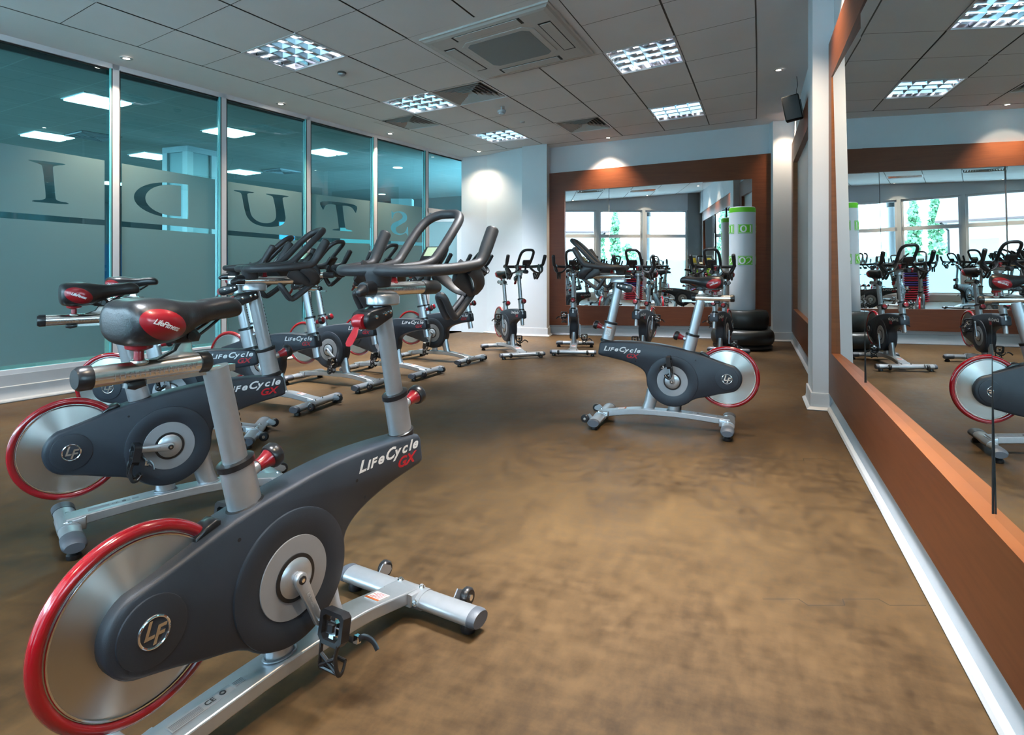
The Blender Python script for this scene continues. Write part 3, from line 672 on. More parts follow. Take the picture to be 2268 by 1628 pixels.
        b.box((0.020, yc + sg * 0.055 - 0.008, 0.036), (0.042, yc + sg * 0.055 + 0.008, 0.052), M['chrome'])
        b.build('toe_strap', o, label='black strap with metal buckle').location = (0.165, 0, 0)
        cr[nm] = o
    P['seat'] = [o.name for o in seat]
    return root

def copy_tree(o, parent=None):
    c = o.copy(); col.objects.link(c); c.parent = parent
    for ch in kids_of.get(o.name, []): copy_tree(ch, c)
    return c

SEAT = ('seat_slider', 'seat_slider_knob', 'saddle', 'saddle_clamp')
def base_name(o): return o.name.split('.')[0]
def pose_bike(root, x, y, heading, crank, seat_dx, post_end, bar_dx=0.0):
    """crank: angle of the right-hand crank arm, measured up from straight ahead."""
    root.location = (x, y, 0); root.rotation_euler = (0, 0, heading)
    n = 0
    for c in [c for c in col.objects if c.parent == root]:
        b = base_name(c)
        if b in SEAT: c.location.x = seat_dx
        if b == 'post_end' and not post_end: bpy.data.objects.remove(c); continue
        if b == 'crank_arm':
            left = sum(v.co.y for v in c.data.vertices) > 0
            ph = R(crank + (180 if left else 0))
            c.rotation_euler = (0, -ph, 0)
            for g in [g for g in col.objects if g.parent == c]: g.rotation_euler = (0, ph + R(100 if not left else 96), 0)

# name, label, x, y, heading, crank angle, seat offset, post end visible
S_ = [
 ('R', 'exercise bike alone on the open floor at right, facing left', 1.6701, 4.8694, 2.7809, -95, 0.0, 0),
 ('N', 'largest exercise bike in the foreground, seen from behind its right side, red knobs', -0.9045, 1.5251, 1.0214, -66, -0.088, 0),
 ('S', 'exercise bike directly behind the foreground bike at left, wheel at the left edge', -2.0928, 2.9712, 0.6986, 176, -0.07, 0),
 ('T', 'third exercise bike from the camera in the left rows, mostly hidden behind the second', -2.8856, 4.5246, 0.1885, 100, -0.05, 0),
 ('U', 'exercise bike in the left rows whose front beam emerges right of the second handlebar', -2.6920, 5.9943, -0.3333, -60, -0.02, 1),
 ('V', 'exercise bike by the glass wall, grey crank ring visible left of the foreground post', -2.3291, 7.0332, -0.4494, -40, -0.02, 1),
 ('W', 'exercise bike by the glass wall half hidden behind the foreground handlebar post', -1.8856, 7.6933, -0.4241, -110, -0.02, 1),
 ('X', 'exercise bike of the left rows nearest the open doorway', -1.4094, 8.7467, -0.4953, -104, -0.02, 1),
 ('Y', 'exercise bike against the pale back wall pier, turned half towards the camera', -0.1894, 9.6501, -1.2239, 98, 0.0, 1),
 ('Z', 'exercise bike at the back facing straight at the camera before the mirror edge', 0.9983, 9.9505, -1.6987, 95, 0.0, 0),
 ('A', 'exercise bike behind the handlebar post of the right bike, in front of the back mirror', 2.1237, 9.4923, -2.0146, -80, 0.0, 1),
 ('C', 'exercise bike next to the black bag base at the right of the back mirror', 3.1414, 9.1142, -2.0814, 100, 0.0, 1),
 ('M', 'exercise bike behind the camera, seen only in the back mirror before the windows', -0.69, -0.076, -2.119, 95, 0.0, 0),
]
proto = make_bike()
kids_of = {}
for o in col.objects:
    if o.parent: kids_of.setdefault(o.parent.name, []).append(o)
roots = [proto] + [copy_tree(proto) for _ in S_[1:]]
BIKES = {}
for root, (nm, lab, x, y, a, cr_, sx, pe) in zip(roots, S_):
    tag(root, lab, 'exercise bike', 'exercise bikes in the cycling studio')
    pose_bike(root, x, y, a, cr_, sx, pe)
    BIKES[nm] = root
# ------------------------------------------------------------------ room geometry
def H(x, y): return 4.0061 + 0.0549 * x - 0.0464 * y                     # underside of the gently sloping ceiling
def LW(y): return -8.4053 + 0.6111 * y                                    # left glass wall, room face (x at depth y)
LU = Vector((0.5215, 0.8533, 0)); LN = Vector((0.8533, -0.5215, 0))       # along the glass wall (away from camera), into the room
def RWp(y, d=0.0, z=0.0):                                                 # right wall: d metres into the room from the skirting toe
    return Vector((0.6832 + 0.38 * y, y, z)) + Vector((-0.9348, 0.3552, 0)) * d
RU = Vector((0.3552, 0.9348, 0)); RN = Vector((-0.9348, 0.3552, 0))
BD = Vector((math.cos(R(13.5)), -math.sin(R(13.5)), 0)); BN = Vector((-BD.y * -1, -BD.x, 0))
BN = Vector((-math.sin(R(13.5)), -math.cos(R(13.5)), 0))                  # back wall: along it to the right, into the room
B0 = Vector((0.72, 11.78, 0))
def hit(u, O, D):
    """Point of the vertical plane through O along D that lies in the direction of column u."""
    r = (u - CX) / FPX
    t = (r * O.y - O.x) / (D.x - r * D.y)
    return O + D * t
def hz(v, p): return CAM_H + (HZ - v) * p.y / FPX
def lw_at(u): return hit(u, Vector((LW(0), 0, 0)), LU)
def struct(o, name=None): o['kind'] = 'structure'; return o
def quadbox(b, p, q, z0, z1, n, t, m, z0b=None, z1b=None):
    """Upright slab from p to q (plan points), thickness t along n; may have slanted top/bottom."""
    z0b = z0 if z0b is None else z0b; z1b = z1 if z1b is None else z1b
    p = Vector((p[0], p[1], 0)); q = Vector((q[0], q[1], 0)); n = Vector(n) * t; Z = Vector((0, 0, 1))
    vs = [p + Z * z0, q + Z * z0b, q + Z * z1b, p + Z * z1]; vs += [v + n for v in vs]
    b.add(vs, [(0, 1, 2, 3), (7, 6, 5, 4), (0, 4, 5, 1), (1, 5, 6, 2), (2, 6, 7, 3), (3, 7, 4, 0)], m)

# --- floor, with the seams of its interlocking mats
b = MB()
C_REAR_L = Vector((-6.79, 2.65, 0))
REAR0 = Vector((0, -2.2, 0)); RD = Vector((0.8533, -0.5215, 0)); RNn = Vector((0.5215, 0.8533, 0))  # rear wall, along to the right, into the room
b.add([(-8.2, 2.4, 0), (0.4, -3.4, 0), (1.4, -2.0, 0), (5.6, 11.0, 0), (5.4, 12.6, 0), (-0.6, 13.4, 0), (-1.2, 12.6, 0)], [(0, 1, 2, 3, 4, 5, 6)], M['floor'])
fl = b.build('floor', smooth=False); struct(fl)
fl.data.transform(Matrix.Translation((0, 0, 0)))
b = MB()
def seam(p, q, teeth=0.155):
    p = Vector(p); q = Vector(q); d = (q - p); L = d.length; d.normalize(); n = Vector((-d.y, d.x, 0)); pts = []
    k = int(L / teeth); 
    for i in range(k):
        s = 1 if i % 2 else 0; a = i * teeth
        pts += [p + d * a + n * 0.045 * (1 - s), p + d * (a + teeth * 0.9) + n * 0.045 * (1 - s)]
    for a, c in zip(pts, pts[1:]):
        t = (c - a).normalized(); w = Vector((-t.y, t.x, 0)) * 0.0020; z = Vector((0, 0, 0.0006))
        b.add([a - w + z, c - w + z, c + w + z, a + w + z], [(0, 1, 2, 3)], M['joint'])
P1 = RWp(2.42, 0.03); seam(P1, P1 + Vector((-0.62, 0.0, 0)))
P2 = RWp(4.18, 0.03); seam(P2, P2 + Vector((-0.75, 0.02, 0)))
b.build('mat_seams', fl, False)

# --- ceiling: 600 mm style tiles on a dark grid, plaster margin all round
def G(i, j):
    x = -3.5679 + 0.3621 * j + 0.0001 * j * j + 0.7007 * i - 0.0045 * i * j + 0.0036 * i * i
    y = 7.0098 + 0.5893 * j + 0.0038 * j * j - 0.3731 * i + 0.0314 * i * j - 0.0086 * i * i
    return x, y
def GP(i, j, dz=0.0):
    x, y = G(i, j); return Vector((x, y, H(x, y) + dz))
JE = 7.75; JS = -10
LIGHTS = [(1, 0, 'a'), (1, 3, 'b'), (1, 6, 'b'), (5, 3, 'half'), (5, 6, 'dim'), (1, -3, 'a'), (6, -2, 'b'), (5, -5, 'b')]
VENTS = [(2, 3), (0, 4), (3, 6), (3, -4)]
AC = (3, 1)
skip = {(i, j) for i, j, _ in LIGHTS} | set(VENTS) | {(3, 1), (4, 1), (3, 2), (4, 2)}
cm = MB()
rows = [(0.2, 1)] + [(i, i + 1) for i in range(1, 7)]
cols = [(j, j + 1) for j in range(JS, 7)] + [(7, JE)]
for i0, i1 in rows:
    for j0, j1 in cols:
        if (int(i0), j0) in skip: continue
        a, c = 0.012, 0.005
        cm.add([GP(i0 + a, j0 + c), GP(i1 - a, j0 + c), GP(i1 - a, j1 - c), GP(i0 + a, j1 - c)], [(0, 1, 2, 3)], M['tile'])
        h = 0.010
        cm.add([GP(i0, j0, h), GP(i1, j0, h), GP(i1, j1, h), GP(i0, j1, h)], [(0, 1, 2, 3)], M['gridbar'])
def marg(i0, i1, j0, j1, ni, nj):
    for a in range(ni):
        for c in range(nj):
            ia, ib = i0 + (i1 - i0) * a / ni, i0 + (i1 - i0) * (a + 1) / ni
            ja, jb = j0 + (j1 - j0) * c / nj, j0 + (j1 - j0) * (c + 1) / nj
            cm.add([GP(ia, ja), GP(ib, ja), GP(ib, jb), GP(ia, jb)], [(0, 1, 2, 3)], M['plaster'])
marg(0.2 - 0.9, 0.2, JS, JE, 1, 18)
marg(7.0, 9.5, JS, JE, 3, 18)
marg(0.2 - 0.9, 9.5, JE, JE + 2.4, 10, 2)
marg(0.2 - 0.9, 9.5, JS - 3, JS, 10, 2)
for (ia, ib, ja, jb) in ((0.2, 0.2, JS, JE), (7.0, 7.0, JS, JE)):
    for k in range(18):
        a0, a1 = ja + (jb - ja) * k / 18, ja + (jb - ja) * (k + 1) / 18
        cm.add([GP(ia, a0, -0.0005), GP(ia, a1, -0.0005), GP(ia, a1, 0.03), GP(ia, a0, 0.03)], [(0, 1, 2, 3)], M['gridbar'])
        s_ = 0.012 if ia < 1 else -0.014
        cm.add([GP(ia - 0.004 if ia < 1 else ia + 0.006, a0, -0.0015), GP(ia - 0.004 if ia < 1 else ia + 0.006, a1, -0.0015), GP(ia + s_, a1, -0.0015), GP(ia + s_, a0, -0.0015)], [(0, 1, 2, 3)], M['gridbar'])
for k in range(12):
    i0, i1 = 0.2 + 6.8 * k / 12, 0.2 + 6.8 * (k + 1) / 12
    cm.add([GP(i0, JE - 0.016, -0.0015), GP(i1, JE - 0.016, -0.0015), GP(i1, JE + 0.006, -0.0015), GP(i0, JE + 0.006, -0.0015)], [(0, 1, 2, 3)], M['gridbar'])
cm.add([(x_, y_, H(x_, y_) + 0.16) for x_, y_ in ((LW(1.6) - 0.25, 1.6), (0.6, -3.4), (3.0, -1.5), (6.4, 11.0), (6.0, 13.2), (LW(13.6) - 0.25, 13.6))], [(0, 1, 2, 3, 4, 5)], M['gridbar'])   # unseen sheet added over the tiles to keep sky light out
ceil = struct(cm.build('ceiling', smooth=False))

# --- recessed louvre lights
def cellmap(i, j):
    return lambda u, v, dz=0.0: GP(i + u, j + v, dz)
def make_light(i, j, mode):
    c = cellmap(i, j); b = MB(); m = M['frame']
    for (u0, u1, v0, v1) in ((0.0, 1.0, 0.0, 0.03), (0.0, 1.0, 0.97, 1.0), (0.0, 0.03, 0.03, 0.97), (0.97, 1.0, 0.03, 0.97)):
        vs = [c(u0, v0, -0.004), c(u1, v0, -0.004), c(u1, v1, -0.004), c(u0, v1, -0.004)]; vs += [p + Vector((0, 0, 0.02)) for p in vs]
        b.add(vs, [(0, 1, 2, 3), (7, 6, 5, 4), (0, 4, 5, 1), (1, 5, 6, 2), (2, 6, 7, 3), (3, 7, 4, 0)], m)
    mid = c(0.5, 0.5)
    r = b.build('ceiling_light', smooth=False)
    b = MB(); d = 0.10
    vs = [c(0.02, 0.02, 0), c(0.98, 0.02, 0), c(0.98, 0.98, 0), c(0.02, 0.98, 0), c(0.02, 0.02, d), c(0.98, 0.02, d), c(0.98, 0.98, d), c(0.02, 0.98, d)]
    b.add(vs, [(0, 4, 5, 1), (1, 5, 6, 2), (2, 6, 7, 3), (3, 7, 4, 0), (4, 7, 6, 5)], M['silverlouvre']); b.build('reflector_tray', r, False)
    b = MB(); K = 4
    for k in range(1, K):
        t = 0.03 + 0.94 * k / K
        for s in range(2):
            for seg in range(K):
                a0, a1 = 0.03 + 0.94 * seg / K, 0.03 + 0.94 * (seg + 1) / K
                w0, w1 = 0.010, 0.028
                q = (lambda x, y, z: c(x, y, z)) if s == 0 else (lambda x, y, z: c(y, x, z))
                lo0, lo1, hi0, hi1 = q(a0, t, 0.0), q(a1, t, 0.0), q(a0, t, 0.055), q(a1, t, 0.055)
                e = (q(a0, t + 0.01, 0) - q(a0, t, 0)).normalized()
                b.add([lo0 - e * 0.002, lo0 + e * 0.002, hi0 + e * 0.014, hi0 - e * 0.014, lo1 - e * 0.002, lo1 + e * 0.002, hi1 + e * 0.014, hi1 - e * 0.014],
                      [(0, 1, 5, 4), (1, 2, 6, 5), (2, 3, 7, 6), (3, 0, 4, 7)], M['silverlouvre'])
    b.build('louvre', r, False)
    for k in range(4):
        u = 0.03 + 0.94 * (k + 0.5) / 4
        mt = M['tube']
        if mode == 'half' and k >= 2: mt = M['tube_dim']
        if mode == 'dim': mt = M['tube_dim'] if k in (1, 2) else M['tube']
        if mode == 'a' and k in (0, 1): mt = M['tube_dim'] if k == 0 else M['tube']
        b = MB(); b.tube([c(u, 0.05, 0.072), c(u, 0.95, 0.072)], 0.010, mt, 10); b.build('lamp_tube', r)
    return r
LAB = {(1, 0): 'square louvred ceiling light nearest the glass wall at front left, brightest louvre pattern', (1, 3): 'square louvred ceiling light beside the big square vent, middle of the left row',
       (1, 6): 'square louvred ceiling light at the far end of the left row', (5, 3): 'square louvred ceiling light right of the air conditioner, half of it dark',
       (5, 6): 'square louvred ceiling light at the far end of the right row', (1, -3): 'louvred ceiling light behind the camera near the rear windows, seen in the mirrors',
       (6, -2): 'louvred ceiling light above the camera by the right wall, seen in the side mirror', (5, -5): 'louvred ceiling light at the rear of the right row, seen only in the mirrors'}
for i, j, md in LIGHTS:
    tag(make_light(i, j, md), LAB[(i, j)], 'ceiling light', 'recessed ceiling lights')
    mid = GP(i + 0.5, j + 0.5, -0.03)
    ld = bpy.data.lights.new('ceiling_light_glow', 'AREA'); ld.shape = 'SQUARE'; ld.size = 0.62
    ld.energy = {'a': 34, 'b': 46, 'half': 34, 'dim': 26}[md] * {(1, -3): 0.35, (5, -5): 0.35, (6, -2): 1.1}.get((i, j), 1); ld.spread = R(62); ld.color = (0.90, 0.95, 1.0)
    lo = bpy.data.objects.new('ceiling_light_glow', ld); col.objects.link(lo); lo.location = mid

# --- square air diffusers
def make_vent(i, j):
    c = cellmap(i, j); b = MB()
    vs = [c(0, 0, 0.07), c(1, 0, 0.07), c(1, 1, 0.07), c(0, 1, 0.07)]; b.add(vs, [(0, 1, 2, 3)], M['dark'])
    lo = [c(0, 0, 0), c(1, 0, 0), c(1, 1, 0), c(0, 1, 0)]; b.add(lo + vs, [(0, 1, 5, 4), (1, 2, 6, 5), (2, 3, 7, 6), (3, 0, 4, 7)], M['dark'])
    r = b.build('air_vent', smooth=False)
    b = MB()
    def sq(e, dz): return [c(e, e, dz), c(1 - e, e, dz), c(1 - e, 1 - e, dz), c(e, 1 - e, dz)]
    a, q, t = sq(0.0, -0.004), sq(0.035, -0.004), sq(0.035, 0.01)
    for k in range(4):
        n = (k + 1) % 4; b.add([a[k], a[n], q[n], q[k], t[k], t[n]], [(0, 1, 2, 3), (3, 2, 5, 4)], M['plaster'])
    b.build('rim', r, False)
    for s in range(6):
        e0 = 0.055 + s * 0.068; b = MB()
        A, B_ = sq(e0 + 0.055, 0.048), sq(e0, 0.0)
        A2, B2 = sq(e0 + 0.058, 0.050), sq(e0 + 0.004, -0.001)
        for k in range(4):
            n = (k + 1) % 4; b.add([A[k], A[n], B_[n], B_[k], A2[k], A2[n], B2[n], B2[k]], [(0, 1, 2, 3), (7, 6, 5, 4), (3, 2, 6, 7)], M['acwhite'])
        b.build('louvre_ring', r, False)
    return r
for (i, j), lab in zip(VENTS, ('largest looking square ceiling vent, right of the middle louvred light', 'square ceiling vent at the edge of the ceiling nearest the glass wall', 'square ceiling vent between the two far louvred lights', 'square ceiling vent behind the camera, seen in the mirrors')):
    tag(make_vent(i, j), lab, 'ceiling vent', 'square ceiling vents')

# --- ceiling air conditioner
def make_ac():
    c = lambda u, v, dz=0.0: GP(3.0 + 2 * u, 1.0 + 2 * v, dz)
    b = MB()
    cm2 = []
    fr = [c(0, 0), c(1, 0), c(1, 1), c(0, 1)]
    e = [c(0.07, 0.08), c(0.93, 0.08), c(0.93, 0.93), c(0.07, 0.93)]
    for k in range(4): n = (k + 1) % 4; b.add([fr[k], fr[n], e[n], e[k]], [(0, 1, 2, 3)], M['tile'])
    def ring(u0, u1, v0, v1, z): return [c(u0, v0, z), c(u1, v0, z), c(u1, v1, z), c(u0, v1, z)]
    rings = [ring(0.05, 0.95, 0.06, 0.95, 0.0), ring(0.05, 0.95, 0.06, 0.95, -0.018), ring(0.062, 0.938, 0.074, 0.938, -0.020), ring(0.075, 0.925, 0.088, 0.925, -0.034), ring(0.10, 0.90, 0.112, 0.90, -0.040)]
    b.loft(rings, M['acwhite'], True)
    r = b.build('air_conditioner', smooth=False)
    oct_ = lambda a, k, z: [c(0.5 + x, 0.5 + y, z) for x, y in ((-a + k, -a), (a - k, -a), (a, -a + k), (a, a - k), (a - k, a), (-a + k, a), (-a, a - k), (-a, -a + k))]
    b = MB(); b.loft([oct_(0.262, 0.06, -0.038), oct_(0.262, 0.06, -0.046), oct_(0.25, 0.05, -0.048)], M['acwhite']); b.build('grille_frame', r, False)
    b = MB(); b.loft([oct_(0.225, 0.035, -0.047), oct_(0.222, 0.035, -0.050)], M['acgrille'])
    b.build('intake_grille', r, False, label='blue-grey mesh intake grille')
    for s in range(4):
        def q(u, v, z):
            u -= 0.5; v -= 0.5
            for _ in range(s): u, v = -v, u
            return c(u + 0.5, v + 0.5, z)
        b = MB()
        o = [(-0.24, -0.385), (0.24, -0.385), (0.24, -0.300), (-0.24, -0.300)]; n_ = [(-0.222, -0.380), (0.222, -0.380), (0.222, -0.308), (-0.222, -0.308)]
        b.add([q(0.5 + x, 0.5 + y, -0.0405) for x, y in o], [(0, 1, 2, 3)], M['dark'])
        vs = [q(0.5 + x, 0.5 + y, -0.041) for x, y in n_] + [q(0.5 + x, 0.5 + y, -0.046) for x, y in n_]
        b.add(vs, [(4, 5, 6, 7), (0, 1, 5, 4), (1, 2, 6, 5), (2, 3, 7, 6), (3, 0, 4, 7)], M['acwhite']); b.build('vane', r, False)
    return tag(r, 'white square cassette air conditioner in the ceiling with a blue-grey mesh', 'air conditioner')
make_ac()

# --- small ceiling devices
def ceil_hit(u, v):
    kx = (u - CX) / FPX; ky = (HZ - v) / FPX
    y = (4.0061 - CAM_H) / (ky - 0.0549 * kx + 0.0464); return Vector((kx * y, y, H(kx * y, y)))
def on_ceiling(name, prof, p, parts, label, cat):
    T = Matrix.Translation(p) @ Matrix.Rotation(PI, 4, 'X')
    b = MB(); b.lathe(prof[0], prof[1], 28, T); o = b.build(name)
    for nm, pr, m in parts:
        b = MB(); b.lathe(pr, m, 28, T); b.build(nm, o)
    return tag(o, label, cat)
on_ceiling('motion_sensor', ([(0.050, 0), (0.052, 0.012), (0.046, 0.020)], M['gridbar']), ceil_hit(757, 160), [('sensor_lens', [(0.044, 0.018), (0.040, 0.034), (0.024, 0.043), (0, 0.046)], M['ring'])], 'small dark dome motion sensor on the ceiling beside the front left light', 'motion sensor')
ps = ceil_hit(1111, 236)
det = on_ceiling('smoke_detector', ([(0.012, 0), (0.012, 0.05), (0.060, 0.055), (0.062, 0.080), (0.055, 0.090)], M['trim']), ps, [('sensing_head', [(0.046, 0.09), (0.044, 0.112), (0.030, 0.118), (0, 0.119)], M['trim'])], 'white smoke detector hanging under the ceiling beyond the square vent', 'smoke detector')
b = MB(); b.cyl(ps + Vector((0.035, -0.02, 0.0)), ps + Vector((0.035, -0.02, -0.10)), 0.003, M['gridbar'], 6); b.build('drop_wire', det)
on_ceiling('sprinkler_cover', ([(0.040, 0), (0.040, 0.006), (0.030, 0.010), (0, 0.011)], M['trim']), ceil_hit(1157, 270), [], 'small round white sprinkler cover on the ceiling beyond the smoke detector', 'sprinkler cover')

# --- downlights round the edge of the ceiling
DL = [(280, 129), (622, 230), (864, 296), (1021, 338), (1348, 318), (1718, 258), (1736, 147)]
DLP = [ceil_hit(*p) for p in DL]
_b = hit(1350, B0, BD)
for _k, _p in ((3, Vector((-0.62, 11.75, 0))), (4, _b + BN * 0.30), (5, Vector((4.62, 10.42, 0))), (6, RWp(8.0, 0.30))): DLP[_k] = Vector((_p.x, _p.y, H(_p.x, _p.y)))
DLL = ['round downlight in the plaster margin above the first glass pane at left', 'round downlight above the third glass pane', 'round downlight above the fourth glass pane', 'round downlight in the far left corner above the door', 'round downlight over the back mirror throwing a warm scallop', 'round downlight over the far right pier', 'round downlight beside the loudspeaker on the right']
extra = [RWp(4.95, 0.32), RWp(2.6, 0.30), RWp(0.6, 0.32), Vector((LW(4.2) + 0.75, 4.0, 0)), REAR0 + RD * -5.0 + RNn * 0.4, REAR0 + RD * -2.2 + RNn * 0.4]
DLL += ['round downlight above the near side mirror frame, out of view', 'second round downlight above the side mirror, out of view', 'third round downlight above the side mirror, out of view', 'round downlight behind the camera above the glass wall', 'round downlight above the far rear window', 'round downlight above the middle rear windows']
for p in extra: DLP.append(Vector((p.x, p.y, H(p.x, p.y))))
for k, (p, lab) in enumerate(zip(DLP, DLL)):
    T = Matrix.Translation(p) @ Matrix.Rotation(PI, 4, 'X')
    b = MB(); b.lathe([(0.030, 0.001), (0.034, 0.006), (0.062, 0.004), (0.064, 0)], M['trim'], 28, T, False); o = b.build('downlight')
    b = MB(); b.lathe([(0.034, 0.003), (0.030, 0.001), (0.0, 0.0015)], M['bulb'], 24, T); b.build('lamp', o, label='glowing lamp')
    tag(o, lab, 'downlight', 'round ceiling downlights')
    ld = bpy.data.lights.new('downlight_beam', 'SPOT'); ld.energy = {3: 75, 5: 80, 4: 220, 6: 90}.get(k, 240); ld.color = (1.0, 0.80, 0.58)
    ld.spot_size = R({3: 112, 6: 56}.get(k, 96)); ld.spot_blend = 1.0; ld.shadow_soft_size = 0.035
    lo = bpy.data.objects.new('downlight_beam', ld); col.objects.link(lo); lo.location = p + Vector((0, 0, -0.02))

# --- left glass partition
MU = [257, 496, 684, 832, 946]                                  # mullion centres seen from the camera
MP = [lw_at(u) for u in MU]
DOORJ = lw_at(1035)
FARC = lw_at(1041)
prev = [MP[0] - LU * 1.30, MP[0] - LU * 2.72, MP[0] - LU * 4.15, MP[0] - LU * 5.58]
prev = [p for p in prev if p.y > 2.6] + [Vector((LW(2.66), 2.66, 0))]
posts = list(reversed(prev)) + MP + [DOORJ]
def film_top(y):
    ks = [(2, 2.50), (5.89, 2.455), (6.85, 2.405), (8, 2.350), (9, 2.328), (13, 2.335)]
    for a, c in zip(ks, ks[1:]):
        if a[0] <= y <= c[0]: return a[1] + (c[1] - a[1]) * (y - a[0]) / (c[0] - a[0])
    return 2.335
def gap_top(y): return 1.807 - 0.035 * max(0, min(3, y - 5.89))
GB = 0.30                                                        # bottom of the glass
W2 = 0.034
n_tr = 0
def trim(b, extra=None):
    global n_tr
    n_tr += 1
    return struct(b.build('trim_%d' % n_tr, smooth=False))
for p in posts:
    b = MB(); zt = H(p.x, p.y)
    last = p is DOORJ
    w = 0.045 if last else W2
    a = p - LU * w; c = p + LU * w
    quadbox(b, a, c, 0.0 if last else GB - 0.04, zt, LN, -0.075, M['frame'])
    if not last:
        quadbox(b, a - LU * 0.012, a, GB, zt - 0.05, LN, -0.05, M['gasket']); quadbox(b, c, c + LU * 0.012, GB, zt - 0.05, LN, -0.05, M['gasket'])
        quadbox(b, a - LU * 0.030, a - LU * 0.012, GB, zt - 0.05, LN, -0.012, M['glassedge'])
    trim(b)
b = MB()
for a, c in zip(posts, posts[1:]):
    za, zc = H(a.x, a.y), H(c.x, c.y)
    quadbox(b, a, c, za - 0.055, za + 0.03, LN, -0.075, M['frame'], zc - 0.055, zc + 0.03)
    quadbox(b, a - LN * 0.02, c - LN * 0.02, za - 0.070, za - 0.055, LN, -0.03, M['gasket'], zc - 0.070, zc - 0.055)
trim(b)
b = MB()
p0, p1 = posts[0], MP[-1]
quadbox(b, p0, p1, GB - 0.045, GB, LN, -0.075, M['frame'])
quadbox(b, p0 + LN * 0.004, p1 + LN * 0.004, 0.0, GB - 0.045, LN, -0.07, M['trim'])
kb = struct(b.build('wall_left', smooth=False))
b = MB()
prof = [(0.004, 0.0), (0.060, 0.0), (0.066, 0.010), (0.060, 0.022), (0.038, 0.034), (0.024, 0.060), (0.018, 0.095), (0.022, 0.128), (0.022, 0.145), (0.004, 0.150)]
b.loft([[Vector(p) + LN * d + Vector((0, 0, z)) for d, z in prof] for p in (p0, p1 + LU * 0.03)], M['trim'])
struct(b.build('baseboard_left', ang=25))

# letters of the film, drawn as outlines in a unit box (y up); they read mirrored from inside the room
def smooth_poly(pts, k=5): return [(p.x, p.y) for p in spline(pts, k, True)]
def L_I():
    return [(0.02, 1.0), (0.98, 1.0), (0.99, 0.965), (0.86, 0.945), (0.72, 0.915), (0.66, 0.85), (0.64, 0.5), (0.64, 0.15), (0.70, 0.08), (0.84, 0.05), (0.99, 0.04), (0.98, 0.0), (0.02, 0.0), (0.01, 0.04), (0.16, 0.05), (0.30, 0.08), (0.34, 0.15), (0.34, 0.5), (0.34, 0.85), (0.28, 0.915), (0.14, 0.945), (0.01, 0.965)], []
def L_D():
    o = [(0.0, 1.0), (0.0, 0.0)] + [(0.30 + 0.70 * math.sin(t), 0.5 - 0.5 * math.cos(t)) for t in [PI * k / 24 for k in range(25)]]
    i = [(0.14, 0.94), (0.14, 0.06)] + [(0.28 + 0.52 * math.sin(t), 0.5 - 0.44 * math.cos(t)) for t in [PI * k / 24 for k in range(25)]]
    return o, [i]
def L_U():
    o = [(0.0, 1.0), (0.40, 1.0), (0.40, 0.965), (0.32, 0.94), (0.295, 0.86), (0.29, 0.45), (0.33, 0.24), (0.44, 0.13), (0.58, 0.11), (0.70, 0.17), (0.775, 0.30), (0.79, 0.50), (0.79, 0.86), (0.77, 0.94), (0.68, 0.965), (0.68, 1.0), (1.0, 1.0), (1.0, 0.965), (0.92, 0.94), (0.895, 0.86), (0.89, 0.50), (0.86, 0.24), (0.75, 0.07), (0.55, 0.0), (0.35, 0.02), (0.19, 0.11), (0.115, 0.27), (0.105, 0.45), (0.105, 0.86), (0.08, 0.94), (0.0, 0.965)]
    return o, []
def L_T():
    o = [(0.03, 1.0), (0.97, 1.0), (1.0, 0.74), (0.965, 0.72), (0.92, 0.82), (0.85, 0.90), (0.72, 0.93), (0.63, 0.92), (0.60, 0.85), (0.60, 0.15), (0.64, 0.07), (0.76, 0.04), (0.76, 0.0), (0.24, 0.0), (0.24, 0.04), (0.36, 0.07), (0.40, 0.15), (0.40, 0.85), (0.37, 0.92), (0.28, 0.93), (0.15, 0.90), (0.08, 0.82), (0.035, 0.72), (0.0, 0.74)]
    return o, []
def L_S():
    o = [(0.90, 0.98), (0.90, 0.68), (0.85, 0.68), (0.78, 0.85), (0.62, 0.94), (0.42, 0.93), (0.31, 0.82), (0.36, 0.70), (0.60, 0.58), (0.88, 0.45), (0.98, 0.26), (0.88, 0.08), (0.62, 0.0), (0.38, 0.02), (0.18, 0.10), (0.08, 0.0), (0.04, 0.02), (0.04, 0.34), (0.09, 0.34), (0.20, 0.15), (0.40, 0.06), (0.62, 0.08), (0.72, 0.20), (0.66, 0.32), (0.40, 0.46), (0.14, 0.60), (0.06, 0.78), (0.14, 0.94), (0.38, 1.0), (0.62, 0.98), (0.80, 0.92), (0.87, 0.98)]
    return o, []
def L_O():
    f = lambda a, c: [(0.5 + a * math.cos(t), 0.5 + c * math.sin(t)) for t in [2 * PI * k / 40 for k in range(40)]]
    return f(0.5, 0.5), [f(0.32, 0.45)]
LET = {'I': L_I, 'D': L_D, 'U': L_U, 'T': L_T, 'S': L_S, 'O': L_O}
def flat_with_holes(loops, name):
    cu = bpy.data.curves.new(name, 'CURVE'); cu.dimensions = '2D'; cu.fill_mode = 'BOTH'; cu.extrude = 0.0006
    for lp in loops:
        sp = cu.splines.new('POLY'); sp.points.add(len(lp) - 1)
        for q, (x, y) in zip(sp.points, lp): q.co = (x, y, 0, 1)
        sp.use_cyclic_u = True
    o = bpy.data.objects.new(name, cu); col.objects.link(o); bpy.context.view_layer.update()
    me = bpy.data.meshes.new_from_object(o.evaluated_get(bpy.context.evaluated_depsgraph_get()))
    v = [p.co.copy() for p in me.vertices]; f = [tuple(p.vertices) for p in me.polygons]
    bpy.data.objects.remove(o); bpy.data.curves.remove(cu); bpy.data.meshes.remove(me)
    return v, f
PANES = {}   # index of pane (left post) -> letter and its box in the view
i0 = posts.index(MP[0])
